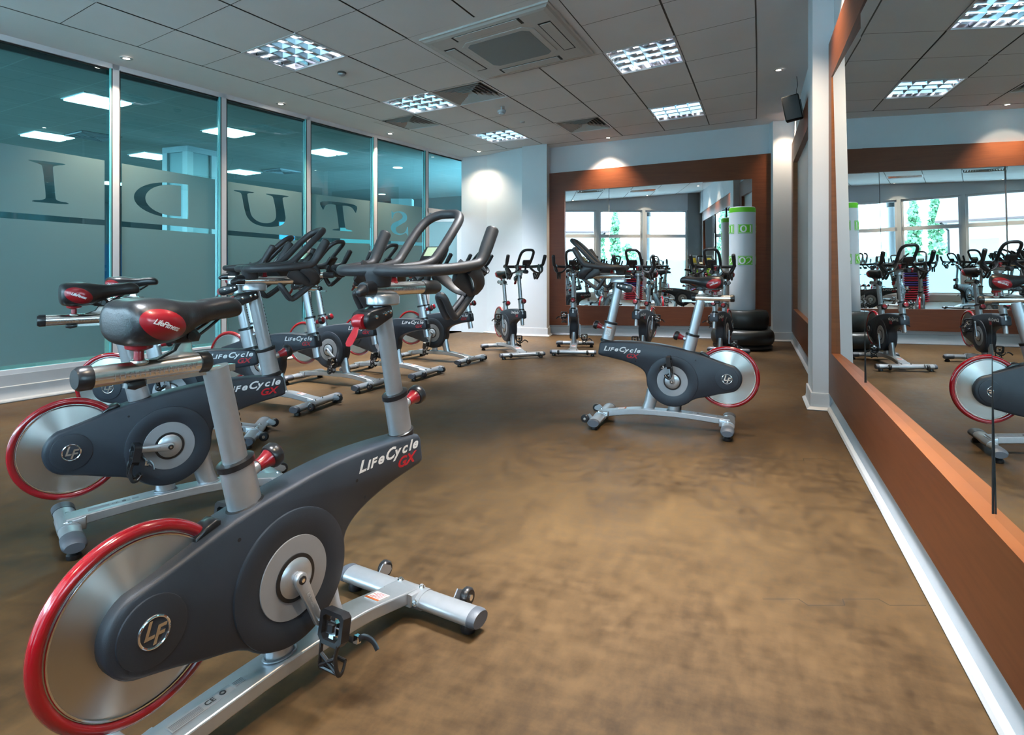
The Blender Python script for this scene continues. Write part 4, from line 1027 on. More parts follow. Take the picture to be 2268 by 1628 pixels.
box = {i0 - 1: ('I', 70, 152, 358, 449, 0.10), i0: ('D', 300, 420, 402, 481, 0.0), i0 + 1: ('U', 524, 651, 428, 502, 0.10), i0 + 2: ('T', 715, 798, 450, 511, 0.10), i0 + 3: ('S', 866, 909, 468, 520, 0.06)}
nwin = 0
for k in range(len(posts) - 1):
    a, c = posts[k], posts[k + 1]
    door = (c is DOORJ)
    nwin += 1
    za, zc = H(a.x, a.y) - 0.06, H(c.x, c.y) - 0.06
    zl = 2.33 if door else GB
    b = MB(); quadbox(b, a + LU * W2 - LN * 0.034, c - LU * W2 - LN * 0.034, zl, za, LN, -0.008, M['glass'], None, zc)
    win = struct(b.build('window_%d' % nwin, smooth=False))
    if door: continue
    L = (c - a).length
    T = basis(a - LN * 0.032, LU, (0, 0, 1), LN)
    m0, m1 = 0.075, L - 0.10
    y_at = lambda s: (a + LU * s).y
    loops = [[(m0, gap_top(y_at(m0))), (m1, gap_top(y_at(m1))), (m1, film_top(y_at(m1))), (m0, film_top(y_at(m0)))]]
    if k in box:
        ch, u0, u1, v0, v1, sh = box[k]
        q0, q1 = lw_at(u0), lw_at(u1); s0, s1 = (q0 - a).dot(LU), (q1 - a).dot(LU)
        pm = (q0 + q1) / 2; z1, z0 = hz(v0, pm), hz(v1, pm)
    elif k == i0 - 2:
        ch, s0, s1, z0, z1, sh = 'O', L * 0.30, L * 0.72, 1.93, 2.31, 0.0
    else: ch = None
    if ch:
        o, ins = LET[ch]()
        if ch in 'IUTS': o = smooth_poly(o, 4)
        z0 += 0.0
        fx = lambda x, y: (s0 + (s1 - s0) * ((1 - x) * (1 - sh) + sh * (1 - y)), z0 + (z1 - z0) * y)
        loops += [[fx(x, y) for x, y in lp] for lp in [o] + ins]
    v, f = flat_with_holes(loops, 'film')
    b = MB(); b.add([T @ p for p in v], f, M['film']); b.build('lettered_film' if ch else 'frosted_band', win, False, label='frosted film band with a cut-out mirrored letter' if ch else None)
    b = MB(); lo = [(m0, GB + 0.04), (m1, GB + 0.04), (m1, gap_top(y_at(m1)) - 0.06), (m0, gap_top(y_at(m0)) - 0.06)]
    v, f = flat_with_holes([lo], 'film'); b.add([T @ p for p in v], f, M['film']); b.build('frosted_film', win, False, label='lower frosted film')
# door frame and leaf
a = MP[-1]; b = MB()
tz = 2.245
quadbox(b, a, DOORJ, tz, tz + 0.085, LN, -0.075, M['frame'])
quadbox(b, a + LU * W2, a + LU * (W2 + 0.03), 0, tz, LN, -0.07, M['frame']); quadbox(b, DOORJ - LU * 0.075, DOORJ - LU * 0.045, 0, tz, LN, -0.07, M['frame'])
quadbox(b, DOORJ - LU * 0.10, DOORJ - LU * 0.075, 0, tz - 0.01, LN, -0.06, M['gasket'])
trim(b)
hd = DOORJ - LU * 0.11 - LN * 0.05
dd = (Matrix.Rotation(R(38), 3, 'Z') @ (-LU)); dd = (Matrix.Rotation(R(-62), 3, 'Z') @ (-LU))
dn = Vector((-dd.y, dd.x, 0)); DWd = 1.0
b = MB(); lf = hd + dd * DWd
quadbox(b, hd, lf, 0.02, 0.16, dn, 0.045, M['frame']); quadbox(b, hd, lf, tz - 0.10, tz - 0.03, dn, 0.045, M['frame'])
quadbox(b, hd, hd + dd * 0.09, 0.16, tz - 0.10, dn, 0.045, M['frame']); quadbox(b, lf - dd * 0.09, lf, 0.16, tz - 0.10, dn, 0.045, M['frame'])
door = struct(b.build('door_1', smooth=False))
b = MB(); quadbox(b, hd + dd * 0.09 + dn * 0.02, lf - dd * 0.09 + dn * 0.02, 0.16, tz - 0.10, dn, 0.006, M['film']); b.build('frosted_pane', door, False)
b = MB(); hp = lf - dd * 0.05; b.tube([hp - dn * 0.045 + Vector((0, 0, 0.85)), hp - dn * 0.045 + Vector((0, 0, 1.25))], 0.012, M['chrome'], 12); b.build('door_handle', door)

# --- back wall
PIER_L0, PIER_L1 = hit(1156, Vector((0.2, 11.55, 0)), BD), hit(1211, Vector((0.2, 11.55, 0)), BD)
def wall(b, p, q, n, t, m, z0=0.0):
    quadbox(b, p, q, z0, H(p.x, p.y) + 0.02, n, t, m, z0, H(q.x, q.y) + 0.02)
b = MB()
E0 = B0 - BD * 1.75; E1 = B0 + BD * 4.6
wall(b, E0, E1, BN, -0.15, M['wall'])
bw = struct(b.build('wall_back', smooth=False))
b = MB(); wall(b, Vector((FARC.x + 0.02, FARC.y - 0.12, 0)), Vector((PIER_L0.x + 0.05, PIER_L0.y + 0.06, 0)), (0.28, 0.96, 0), 0.25, M['wall'])
wall(b, PIER_L0, PIER_L1, -BN, 0.5, M['wall'])
struct(b.build('wall_corner', smooth=False))
PR0 = hit(1712, Vector((4.435, 10.71, 0)), Vector((1, -0.10, 0))); PR1 = PR0 + Vector((0.60, -0.06, 0))
b = MB(); wall(b, PR0, PR1, (0.05, 1, 0), 0.9, M['wall']); struct(b.build('wall_pier', smooth=False))

SK = [(0.0, 0.0), (0.050, 0.0), (0.055, 0.008), (0.045, 0.018), (0.026, 0.030), (0.020, 0.055), (0.020, 0.135), (0.016, 0.150), (0.0, 0.152)]
def skirting(path, ins, m=None):
    """path: plan points, ins: room-facing normals at each point (already mitred)."""
    b = MB(); b.loft([[Vector((p.x, p.y, 0)) + n * d + Vector((0, 0, z)) for d, z in SK] for p, n in zip(path, ins)], M['trim']); return struct(b.build('baseboard_back', ang=30))
WF0 = Vector((FARC.x + 0.10, FARC.y - 0.12, 0)); WF1 = Vector((PIER_L0.x, PIER_L0.y + 0.06, 0)); wn = Vector((0.28, 0.96, 0)) * -1; wn = Vector(((WF1 - WF0).y, -(WF1 - WF0).x, 0)).normalized()
skirting([WF0, WF1], [wn, wn])
pr = BN.copy()
skirting([PIER_L0 - BD * 0.0, PIER_L1, PIER_L1 - BN * 0.30], [pr - BD, pr + BD, BD + pr * 0.0])
bl0 = PIER_L1 + (-BN) * ((B0 - PIER_L1).dot(-BN)); 
skirting([bl0, E1 - BD * 0.5], [pr + BD * 0.2, pr])
pn = Vector((-0.10, -1, 0)).normalized(); pl_ = Vector((-1, 0.05, 0))
skirting([PR0 - pn * 0.7, PR0, PR1], [pl_, pl_ + pn, pn])

def bw_at(u): return hit(u, B0, BD)
# framed back mirror
fb = MB()
def bq(u, v, d):  # point on the back wall, d metres into the room
    p = bw_at(u); return Vector((p.x, p.y, hz(v, p))) + BN * d
FO = [(1212.5, 386), (1712, 340.5), (1712, 722), (1216, 719)]; FI = [(1251.5, 424), (1664.3, 397), (1664.3, 680.5), (1253, 676)]
D0, D1 = 0.075, 0.004
for k in range(4):
    n = (k + 1) % 4
    A = [bq(*FO[k], D0), bq(*FO[n], D0), bq(*FI[n], D0), bq(*FI[k], D0)]
    fb.add(A, [(0, 1, 2, 3)], M['cherry'])
    fb.add([bq(*FI[k], D0), bq(*FI[n], D0), bq(*FI[n], D1), bq(*FI[k], D1)], [(0, 1, 2, 3)], M['cherry_edge'])
    fb.add([bq(*FO[k], D0), bq(*FO[n], D0), bq(*FO[n], 0), bq(*FO[k], 0)], [(0, 1, 2, 3)], M['cherry'])
bm_ = fb.build('wall_mirror', smooth=False); tag(bm_, 'wide wall mirror in a cherry wood surround on the back wall', 'mirror')
us = [1251.5, 1349, 1556, 1664.3]
piv = bw_at(1457)
for k in range(3):
    b = MB()
    pc = bw_at((us[k] + us[k + 1]) / 2)
    def mq(u, top):
        f = (u - 1251.5) / (1664.3 - 1251.5); v = (424 + (397 - 424) * f) if top else (676 + 4.5 * f)
        p = bq(u, v, 0.036); s = (p - pc).dot(BD); return p + BN * (math.tan(R(2.0)) * s)
    g = 0.35
    ua, ub = us[k] + g * (k > 0), us[k + 1] - g * (k < 2)
    q = [mq(ua, 0), mq(ub, 0), mq(ub, 1), mq(ua, 1)]; q += [p - BN * 0.004 for p in q]
    b.add(q, [(0, 1, 2, 3), (7, 6, 5, 4), (0, 4, 5, 1), (1, 5, 6, 2), (2, 6, 7, 3), (3, 7, 4, 0)], M['mirror']); b.build('mirror_pane', bm_, False, label='mirror glass panel')

# --- right wall
CFY = 5.60
b = MB()
r0, r1 = RWp(-2.35, -0.140), RWp(11.6, -0.140)
wall(b, r0, r1, RN, -0.15, M['wall'])
wall(b, RWp(-2.35, -0.055), RWp(11.6, -0.055), RN, -0.09, M['wall'], 3.30)
for ya, yb in ((CFY, CFY + 0.55), (10.62, 11.6)): wall(b, RWp(ya, -0.055), RWp(yb, -0.055), RN, -0.09, M['wall'])
struct(b.build('wall_right', smooth=False))
# projecting column
CF = 5.60
c_a, c_b = RWp(CF, -0.06), RWp(CF, 0.117)
b = MB(); wall(b, c_b, c_a, RU, 0.47, M['wall']); struct(b.build('wall_column', smooth=False))
SR = [(-0.055, 0.0), (0.0, 0.0), (0.004, 0.010), (-0.004, 0.026), (-0.024, 0.040), (-0.036, 0.065), (-0.042, 0.10), (-0.040, 0.128), (-0.020, 0.140), (-0.018, 0.160), (-0.055, 0.165)]
for ya, yb in ((-1.6, CF), (CF + 0.47, 11.0)):
    b = MB(); b.loft([[RWp(y, d, z) for d, z in SR] for y in (ya, yb)], M['trim']); struct(b.build('baseboard_right', ang=20))
b = MB()
cp = [RWp(CF, -0.02) , RWp(CF, 0.117), RWp(CF, 0.117) + RU * 0.47, RWp(CF, -0.02) + RU * 0.47]
cn = [-RU, -RU + RN, RN + RU, RU]
b.loft([[p + n * d * 0.9 + Vector((0, 0, z)) for d, z in SK] for p, n in zip(cp, cn)], M['trim']); struct(b.build('baseboard_column', ang=30))
# framed side mirror
def framed(name, y0, y1, oy0, oy1, z0, z1, oz0, oz1, thick=0.125, rec=0.080):
    d0 = -0.012
    b = MB()
    O = [RWp(y0, d0, z0), RWp(y1, d0, z0), RWp(y1, d0, z1), RWp(y0, d0, z1)]; I_ = [RWp(oy0, d0, oz0), RWp(oy1, d0, oz0), RWp(oy1, d0, oz1), RWp(oy0, d0, oz1)]
    J = [p - RN * rec for p in I_]; Q = [p - RN * thick for p in O]
    for k in range(4):
        n = (k + 1) % 4
        b.add([O[k], O[n], I_[n], I_[k]], [(0, 1, 2, 3)], M['cherry']); b.add([I_[k], I_[n], J[n], J[k]], [(0, 1, 2, 3)], M['cherry_edge'] if k in (0, 1) else M['cherry']); b.add([O[k], O[n], Q[n], Q[k]], [(0, 1, 2, 3)], M['cherry'])
    return b.build(name, smooth=False)
sm = framed('wall_mirror', -0.95, CF - 0.01, -0.75, 5.40, 0.160, 3.26, 0.535, 2.915)
tag(sm, 'floor-length looking side mirror in cherry wood surround, nearest the camera on the right wall', 'mirror')
# three panes, set with a slight lean inside the reveal
def mpane(ya, yb):
    b = MB(); yc = (ya + yb) / 2; yw = min(MIR_YAW, math.degrees(math.atan(0.013 / abs((ya - yb) / 2 / 0.9348))))
    def q(y, z):
        s = (y - yc) / 0.9348
        return RWp(y, -0.046 + math.tan(R(yw)) * s + math.tan(R(MIR_LEAN)) * (z - 1.72), z)
    P = [q(ya, 0.535), q(yb, 0.535), q(yb, 2.915), q(ya, 2.915)]
    Q = [p - RN * 0.005 for p in P]
    b.add(P + Q, [(0, 1, 2, 3), (7, 6, 5, 4), (0, 4, 5, 1), (1, 5, 6, 2), (2, 6, 7, 3), (3, 7, 4, 0)], M['mirror'])
    return b.build('mirror_pane', sm, False, label='mirror glass panel')
MIR_YAW, MIR_LEAN = 2.6, 0.7
yy = [5.395, 4.02, 1.905, -0.745]
for a, c in zip(yy, yy[1:]): mpane(a - 0.003, c + 0.003)
for y in yy[1:-1]: b = MB(); b.box((-0.003, -0.0016, 0), (0.003, 0.0016, 2.36), M['gasket'], Matrix.Translation(RWp(y, -0.044, 0.545))); b.build('pane_joint', sm, False)
bf = framed('wall_board', CF + 0.55, 10.62, CF + 0.8, 10.25, 0.18, 3.34, 0.585, 2.975)
tag(bf, 'cherry wood framed panel on the right wall beyond the white column', 'wall panel')
b = MB(); P = [RWp(CF + 0.8, -0.08, 0.585), RWp(10.25, -0.08, 0.585), RWp(10.25, -0.08, 2.975), RWp(CF + 0.8, -0.08, 2.975)]; Q = [p - RN * 0.01 for p in P]
M['board'] = mat('pale_grey_board', (0.66, 0.65, 0.64), 0.25)
b.add(P + Q, [(0, 1, 2, 3), (7, 6, 5, 4), (0, 4, 5, 1), (1, 5, 6, 2), (2, 6, 7, 3), (3, 7, 4, 0)], M['board']); b.build('pale_board', bf, False, label='plain pale grey board')

# --- loudspeaker on the right wall
def at(u, v, y): return Vector(((u - CX) / FPX * y, y, CAM_H + (HZ - v) / FPX * y))
c0 = at(1755, 240, 8.25)
sp = empty('loudspeaker', c0); sp.rotation_euler = (R(8), R(-10), R(-28))
tag(sp, 'black loudspeaker on a wall bracket, high on the right wall', 'loudspeaker')
b = MB(); b.prism([(-0.105, -0.13), (0.09, -0.13), (0.105, -0.05), (0.105, 0.13), (-0.105, 0.13)], -0.16, 0.16, M['speaker'], Matrix.Rotation(R(90), 4, 'X') @ Matrix.Rotation(R(90), 4, 'X') @ Matrix.Rotation(R(-90), 4, 'X'), 0.012)
cab = b.build('cabinet', sp)
b = MB(); b.box((-0.092, -0.138, -0.145), (0.092, -0.129, 0.145), M['gasket']); b.build('grille', sp)
b = MB(); b.tube([(0.0, 0.12, 0.02), (0.03, 0.22, 0.02), (0.10, 0.30, 0.04)], 0.010, M['blackp'], 10); b.box((0.085, 0.285, -0.05), (0.115, 0.315, 0.12), M['blackp']); b.build('bracket', sp)
b = MB(); b.tube(spline([(0.07, 0.12, 0.15), (0.09, 0.16, 0.24), (0.11, 0.22, 0.30), (0.12, 0.26, 0.42)], 5), 0.004, M['gasket'], 6); b.build('cable', sp)

# --- free-standing punch bag on a stack of black base weights
bgp = hit(1644, Vector((0, 9.85, 0)), Vector((1, 0, 0)))
K = bgp.y / FPX
ztop, zbot = CAM_H + (588 - 461) * K, CAM_H + (588 - 688) * K
rb = 28.0 * K
bag = empty('punch_bag', (bgp.x, bgp.y, 0)); tag(bag, 'tall white free-standing punch bag with green number labels, by the back mirror', 'punch bag')
b = MB(); b.lathe([(rb * 0.92, zbot), (rb * 0.97, zbot + 0.02), (rb * 0.98, zbot + 0.5), (rb, ztop - 0.075)], M['bag'], 48)
b.lathe([(rb, ztop - 0.075), (rb * 1.0, ztop - 0.02), (rb * 0.97, ztop)], M['green'], 48); b.lathe([(rb * 0.97, ztop), (rb * 0.93, ztop + 0.010), (rb * 0.7, ztop + 0.018), (0, ztop + 0.02)], M['bag'], 48)
bd = b.build('bag_body', bag)
def wrap(v, ang, z): # lettering wrapped on the bag
    out = []
    for p in v:
        a = ang + p.x / rb; r = rb * 1.004 + p.z
        out.append(Vector((r * math.sin(a), -r * math.cos(a), z + p.y)))
    return out
def patch(ang, z, w, h, m, off, name):
    vs = []; fs = []; n = 10
    for i in range(n + 1):
        a = ang + (i / n - 0.5) * w / rb
        for q in (0, 1): vs.append(Vector(((rb * 1.002 + off) * math.sin(a), -(rb * 1.002 + off) * math.cos(a), z + (q - 0.5) * h)))
    for i in range(n): fs.append((2 * i, 2 * i + 2, 2 * i + 3, 2 * i + 1))
    return vs, fs
for txt, v in (('01', 508), ('02', 577)):
    zc = CAM_H + (588 - v) * K
    for ang in (0.26, -1.22, 1.9):
        a0 = math.atan2(bgp.x, bgp.y) * -1 + ang
        b = MB(); w, h = 31 * K * 1.05, 20.0 * K
        vs, fs = patch(a0, zc, w, h, M['green'], 0.001, 'g'); b.add(vs, fs, M['green'])
        fr = 0.004
        for dx, dz, ww, hh in ((0, h / 2 - 0.010, w - 0.02, fr), (0, -h / 2 + 0.010, w - 0.02, fr), (-w / 2 + 0.010, 0, fr, h - 0.02), (w / 2 - 0.010, 0, fr, h - 0.02)):
            vs, fs = patch(a0 + dx / rb, zc + dz, ww, hh, M['white'], 0.002, 'f'); b.add(vs, fs, M['white'])
        t, f = text_mesh(txt, 0.150, 0, 0.0008, 0, 0.95, 1.5)
        L = max(p.x for p in t) + min(p.x for p in t); t = [Vector((p.x - L / 2, p.y - 0.052, 0.003)) for p in t]
        b.add(wrap(t, a0, zc), f, M['white']); b.build('number_label', bag, False, label='green number label with white digits ' + txt)
b = MB()
def tyreprof(r, z0, z1): 
    h = z1 - z0
    return [(r * 0.55, z0), (r * 0.86, z0 + 0.004), (r * 0.95, z0 + h * 0.10), (r, z0 + h * 0.32), (r, z0 + h * 0.62), (r * 0.96, z0 + h * 0.85), (r * 0.88, z0 + h * 0.97), (r * 0.70, z1), (r * 0.30, z1)]
zm = CAM_H + (588 - 728) * K
b.lathe(tyreprof(0.44, 0.0, zm * 0.30), M['tyre'], 56); b.lathe(tyreprof(0.47, zm * 0.22, zm + 0.01), M['tyre'], 56); b.build('base_weight', bag)
b = MB(); b.lathe(tyreprof(0.355, zm, zbot + 0.02), M['tyre'], 56, Matrix.Translation((0.04, 0, 0))); b.build('upper_weight', bag)

# ------------------------------------------------------------------ rear wall with its windows (behind the camera, seen in the mirrors)
def rp(t, z=0.0, d=0.0): return REAR0 + RD * t + RNn * d + Vector((0, 0, z))
WN = [(-2.18, -0.55), (-3.95, -2.30), (-5.72, -4.07), (-7.49, -5.84)]
TE = 0.12
b = MB(); zw = 3.42
tt = [-8.3] + [x for w in reversed(WN) for x in w] + [TE]
for k in range(0, len(tt), 2): quadbox(b, rp(tt[k]), rp(tt[k + 1]), 0, 4.5, -RNn, 0.22, M['wallgrey'] if k == len(tt) - 2 else M['wall'])
for a, c in WN: quadbox(b, rp(a), rp(c), zw, 4.5, -RNn, 0.22, M['wall']); quadbox(b, rp(a), rp(c), 0, 0.20, -RNn, 0.22, M['wall'])
struct(b.build('wall_rear', smooth=False))
for a, c in WN:
    nwin += 1; b = MB(); w = 0.07; q = -RNn
    for lo, hi in ((0.20, 0.27), (2.36, 2.49), (zw - 0.07, zw)): quadbox(b, rp(a, 0, -0.06), rp(c, 0, -0.06), lo, hi, q, 0.09, M['frame'])
    for x0, x1 in ((a, a + w), (c - w, c)): quadbox(b, rp(x0, 0, -0.06), rp(x1, 0, -0.06), 0.20, zw, q, 0.09, M['frame'])
    wn_ = struct(b.build('window_%d' % nwin, smooth=False))
    for lo, hi in ((0.27, 2.36), (2.49, zw - 0.07)):
        b = MB(); quadbox(b, rp(a + w, 0, -0.10), rp(c - w, 0, -0.10), lo, hi, q, 0.008, M['clear']); b.build('pane', wn_, False)
    b = MB(); quadbox(b, rp(a + w, 0, -0.092), rp(c - w, 0, -0.092), 0.27, 1.50, q, 0.002, M['frost']); b.build('frosted_film', wn_, False)
# stacked aerobic steps and ball rack by the rear windows
M['stepred'] = mat('red_step', (0.55, 0.02, 0.06), 0.5); M['stepblue'] = mat('violet_step', (0.10, 0.06, 0.40), 0.5)
sx = rp(-2.75, 0, 0.45)
for k in range(15):
    T = Matrix.Translation(sx + Vector((0, 0, 0.075 * k))) @ Matrix.Rotation(math.atan2(RD.y, RD.x), 4, 'Z')
    o = empty('step_platform'); o.matrix_world = T
    mm = M['stepred'] if (k < 6 or k % 4 in (1, 2)) else M['stepblue']
    b = MB(); b.prism([(-0.33, 0.012), (-0.31, 0.0), (0.31, 0.0), (0.33, 0.012), (0.33, 0.034), (0.315, 0.044), (-0.315, 0.044), (-0.33, 0.034)], -0.19, 0.19, mm, bev=0.012); b.build('deck', o)
    b = MB(); b.box((-0.30, -0.16, 0.044), (0.30, 0.16, 0.073), M['blackp']); b.build('underside_block', o)
    tag(o, ('%s aerobic step, number %s from the bottom of the stack seen in the back mirror' % ('red' if mm is M['stepred'] else 'violet', ['one', 'two', 'three', 'four', 'five', 'six', 'seven', 'eight', 'nine', 'ten', 'eleven', 'twelve', 'thirteen', 'fourteen', 'fifteen'][k])), 'step', 'stacked aerobic steps by the rear windows')
rk = rp(-0.40, 0, 0.35); TR = Matrix.Translation(rk) @ Matrix.Rotation(math.atan2(RD.y, RD.x), 4, 'Z')
rack = empty('ball_rack'); rack.matrix_world = TR; tag(rack, 'slim silver ball rack by the rear window pillar, seen in the back mirror', 'rack')
b = MB()
for x in (-0.175, 0.175): b.tube([(x, 0, 0.02), (x, 0, 1.66)], 0.014, M['silver'], 10)
b.tube([(-0.175, 0, 1.66), (0.175, 0, 1.66)], 0.014, M['silver'], 10); b.build('upright_frame', rack)
b = MB(); b.box((-0.2, -0.2, 0), (0.2, 0.2, 0.02), M['silver']); b.build('foot_plate', rack, False)
for z, c, lab in ((0.30, (0.12, 0.06, 0.20), 'purple medicine ball, bottom shelf of the rack in the back mirror'), (0.66, (0.55, 0.08, 0.02), 'orange medicine ball, second shelf of the rack in the back mirror'), (1.05, (0.35, 0.60, 0.02), 'lime green medicine ball, third shelf of the rack in the back mirror'), (1.44, (0.65, 0.45, 0.03), 'yellow and black medicine ball on top shelf of the rack in the back mirror')):
    b = MB(); b.tube([(0.15 * math.cos(t), 0.15 * math.sin(t), z - 0.065) for t in [2 * PI * k / 20 for k in range(20)]], 0.010, M['silver'], 8, closed=True); b.build('shelf_ring', rack)
    mb = mat('ball_' + str(z).replace('.', ''), c, 0.5, noise=0.1)
    b = MB(); b.lathe([(0.145 * math.sin(PI * k / 16), -0.145 * math.cos(PI * k / 16)) for k in range(17)], mb, 28)
    o = b.build('medicine_ball', ang=80); o.location = TR @ Vector((0, 0, z)); tag(o, lab, 'medicine ball', 'medicine balls on the rack')
    b = MB(); b.torus(Matrix.Rotation(R(90), 4, 'X'), 0.1445, 0.006, M['blackp'], 32, 6); b.build('black_band', o)

# ------------------------------------------------------------------ outside the rear windows
M['grass'] = mat('lawn', (0.10, 0.22, 0.05), 0.9, noise=0.3, nscale=4)
M['paving'] = mat('pale_paving', (0.45, 0.45, 0.43), 0.8)
M['render'] = mat('white_render', (0.80, 0.80, 0.78), 0.7)
M['rooftile'] = mat('dark_roof', (0.10, 0.06, 0.06), 0.7)
M['leaf'] = mat('foliage', (0.14, 0.30, 0.17), 0.7, noise=0.5, nscale=9)
M['bark'] = mat('bark', (0.10, 0.07, 0.05), 0.9)
b = MB(); g = [rp(-30, -0.12, -0.22), rp(30, -0.12, -0.22), rp(30, -0.12, -60), rp(-30, -0.12, -60)]
b.add(g, [(0, 1, 2, 3)], M['paving']); o = struct(b.build('floor', smooth=False)); o.name = 'floor_outside'
b = MB(); cc = rp(-1.75, 0, -1.6)
b.lathe([(0.17, -0.1), (0.17, 1.2), (0.165, 1.205), (0.165, 1.215), (0.17, 1.22), (0.17, 2.55), (0.165, 2.555), (0.165, 2.565), (0.17, 2.57), (0.17, 3.3)], M['ring'], 32, Matrix.Translation(cc)); o = b.build('round_column')
b = MB(); b.lathe([(0.17, 3.3), (0.15, 3.32), (0.15, 3.6)], M['gasket'], 32, Matrix.Translation(cc)); b.build('column_head', o)
tag(o, 'round grey column outside the rear window, seen in the back mirror', 'column')
bb = empty('white_outbuilding', rp(-6.0, 0, -8.5)); tag(bb, 'white building with tiled eaves outside the rear windows, seen in the mirrors', 'building')
def loc(b, name, **k): o = b.build(name, bb, False, **k); o.matrix_parent_inverse = Matrix.Identity(4); o.data.transform(Matrix.Translation(-bb.location)); return o
b = MB(); quadbox(b, rp(-10, 0, -8.0), rp(-2.75, 0, -8.0), -0.1, 3.0, -RNn, 4, M['render']); loc(b, 'wall')
b = MB(); b.loft([[rp(t, 3.0, -7.2), rp(t, 2.93, -7.2), rp(t, 3.0, -12.5), rp(t, 4.4, -10.0)] for t in (-10.4, -2.4)], M['rooftile']); loc(b, 'roof')
for t in (-4.4, -7.2):
    b = MB(); quadbox(b, rp(t, 0, -7.98), rp(t + 0.9, 0, -7.98), 0.0, 2.2, -RNn, 0.05, M['ring']); loc(b, 'doorway')
b = MB(); b.tube([rp(-2.6, 2.9, -7.3), rp(-2.8, 2.6, -7.8), rp(-2.8, 0.0, -7.9)], 0.05, M['gasket'], 8); loc(b, 'downpipe')
def tree(t, d, h, w, lab, cat='tree', trunk=True):
    base = rp(t, -0.1, d); o = empty('tree' if trunk else 'shrub', base); b = MB(); rnd = random.Random(int(t * 10 + d * 7))
    for k in range(1100 if trunk else 600):
        u = rnd.random(); z = h * ((0.10 if trunk else 0.0) + (0.90 if trunk else 1.0) * u); prof = math.sin(PI * min(1, 0.12 + u * 0.88)) ** 0.7
        a = rnd.random() * 2 * PI; r = w * prof * math.sqrt(rnd.random()); s = (0.05 + 0.09 * rnd.random())
        c = Vector((r * math.cos(a), r * math.sin(a), z)); X = Vector((rnd.gauss(0, 1), rnd.gauss(0, 1), rnd.gauss(0, 1))).normalized() * s; Y = X.cross(Vector((rnd.gauss(0, 1), rnd.gauss(0, 1), rnd.gauss(0, 1)))).normalized() * s
        b.add([c - X - Y, c + X - Y, c + X + Y, c - X + Y], [(0, 1, 2, 3)], M['leaf'])
    b.build('crown', o, False)
    if trunk: b = MB(); b.tube([(0, 0, -0.1), (0, 0, h * 0.6)], [0.16, 0.06], M['bark'], 8); b.build('trunk', o)
    tag(o, lab, cat, 'trees outside the rear windows')
for t, d, h, w, lab in ((-1.75, -22, 5.3, 0.40, 'tall slim tree outside, left of the group seen in the back mirror'), (-0.65, -22.5, 5.9, 0.40, 'tallest slim tree outside, middle of the group seen in the back mirror'), (0.45, -22, 5.5, 0.40, 'tall slim tree outside, right of the group seen in the back mirror')):
    tree(t, d, h, w, lab)
for t, d, h, w, lab in ((-1.4, -18, 2.4, 0.9, 'rounded green shrub outside at left below the trees, seen in the back mirror'), (0.6, -18, 2.8, 1.0, 'largest rounded green shrub outside below the trees, seen in the back mirror')):
    tree(t, d, h, w, lab, 'shrub', False)

# ------------------------------------------------------------------ the gym hall behind the glass
GZ = 3.36
def gp(s, d, z=0.0): return Vector((LW(0), 0, 0)) + LU * s - LN * d + Vector((0, 0, z))
M['gymfloor'] = mat('gym_floor', (0.22, 0.20, 0.17), 0.5)
M['gymdark'] = mat('gym_dark_wall', (0.10, 0.115, 0.115), 0.7)
M['gymblue'] = mat('gym_blue_wall', (0.005, 0.085, 0.20), 0.6)
M['gymred'] = mat('gym_red_wall', (0.22, 0.03, 0.015), 0.6)
def gym_ceiling_mat():
    m, nt, N, L, b_ = nodes_of('gym_ceiling_tiles')
    tc = N.new('ShaderNodeTexCoord'); br = N.new('ShaderNodeTexBrick'); br.offset = 0.0
    br.inputs['Color1'].default_value = (0.32, 0.34, 0.34, 1); br.inputs['Color2'].default_value = (0.30, 0.32, 0.32, 1); br.inputs['Mortar'].default_value = (0.42, 0.45, 0.45, 1)
    br.inputs['Scale'].default_value = 1.0; br.inputs['Mortar Size'].default_value = 0.008; br.inputs['Brick Width'].default_value = 0.8; br.inputs['Row Height'].default_value = 0.8
    L.new(tc.outputs['Object'], br.inputs['Vector']); L.new(br.outputs[0], b_.inputs['Base Color']); b_.inputs['Roughness'].default_value = 0.8
    return m
M['gymceil'] = gym_ceiling_mat()
b = MB(); b.add([(0, 0.1, 0), (20, 0.1, 0), (20, 16, 0), (0, 16, 0)], [(0, 1, 2, 3)], M['gymceil'])
gc = struct(b.build('ceiling', smooth=False)); gc.matrix_world = Matrix.Translation(gp(0, 0, GZ)) @ Matrix.Rotation(math.atan2(LU.y, LU.x), 4, 'Z')
b = MB(); b.add([gp(0, 0.05, 0), gp(20, 0.05, 0), gp(20, 16, 0), gp(0, 16, 0)], [(0, 1, 2, 3)], M['gymfloor']); struct(b.build('floor', smooth=False))
b = MB(); quadbox(b, gp(0, 15), gp(22, 15), 0, 2.0, LN, -0.2, M['gymblue']); quadbox(b, gp(0, 15), gp(22, 15), 2.0, GZ + 0.5, LN, -0.2, M['gymdark'])
struct(b.build('wall_gym_far', smooth=False))
b = MB(); quadbox(b, gp(19.5, 0.1), gp(19.5, 15), 0, 1.95, LU, 0.2, M['gymred']); quadbox(b, gp(19.5, 0.1), gp(19.5, 15), 1.95, GZ + 0.5, LU, 0.2, M['gymdark']); struct(b.build('wall_gym_end', smooth=False))
nwin += 1; b = MB()
for d in range(0, 16, 3): quadbox(b, gp(0.0, d + 0.1), gp(0.0, d + 0.22), 0, GZ, LU, -0.1, M['frame'])
for z in (0, 1.0, GZ - 0.12): quadbox(b, gp(0.0, 0.1), gp(0.0, 15.2), z, z + 0.1, LU, -0.1, M['frame'])
struct(b.build('window_%d' % nwin, smooth=False))
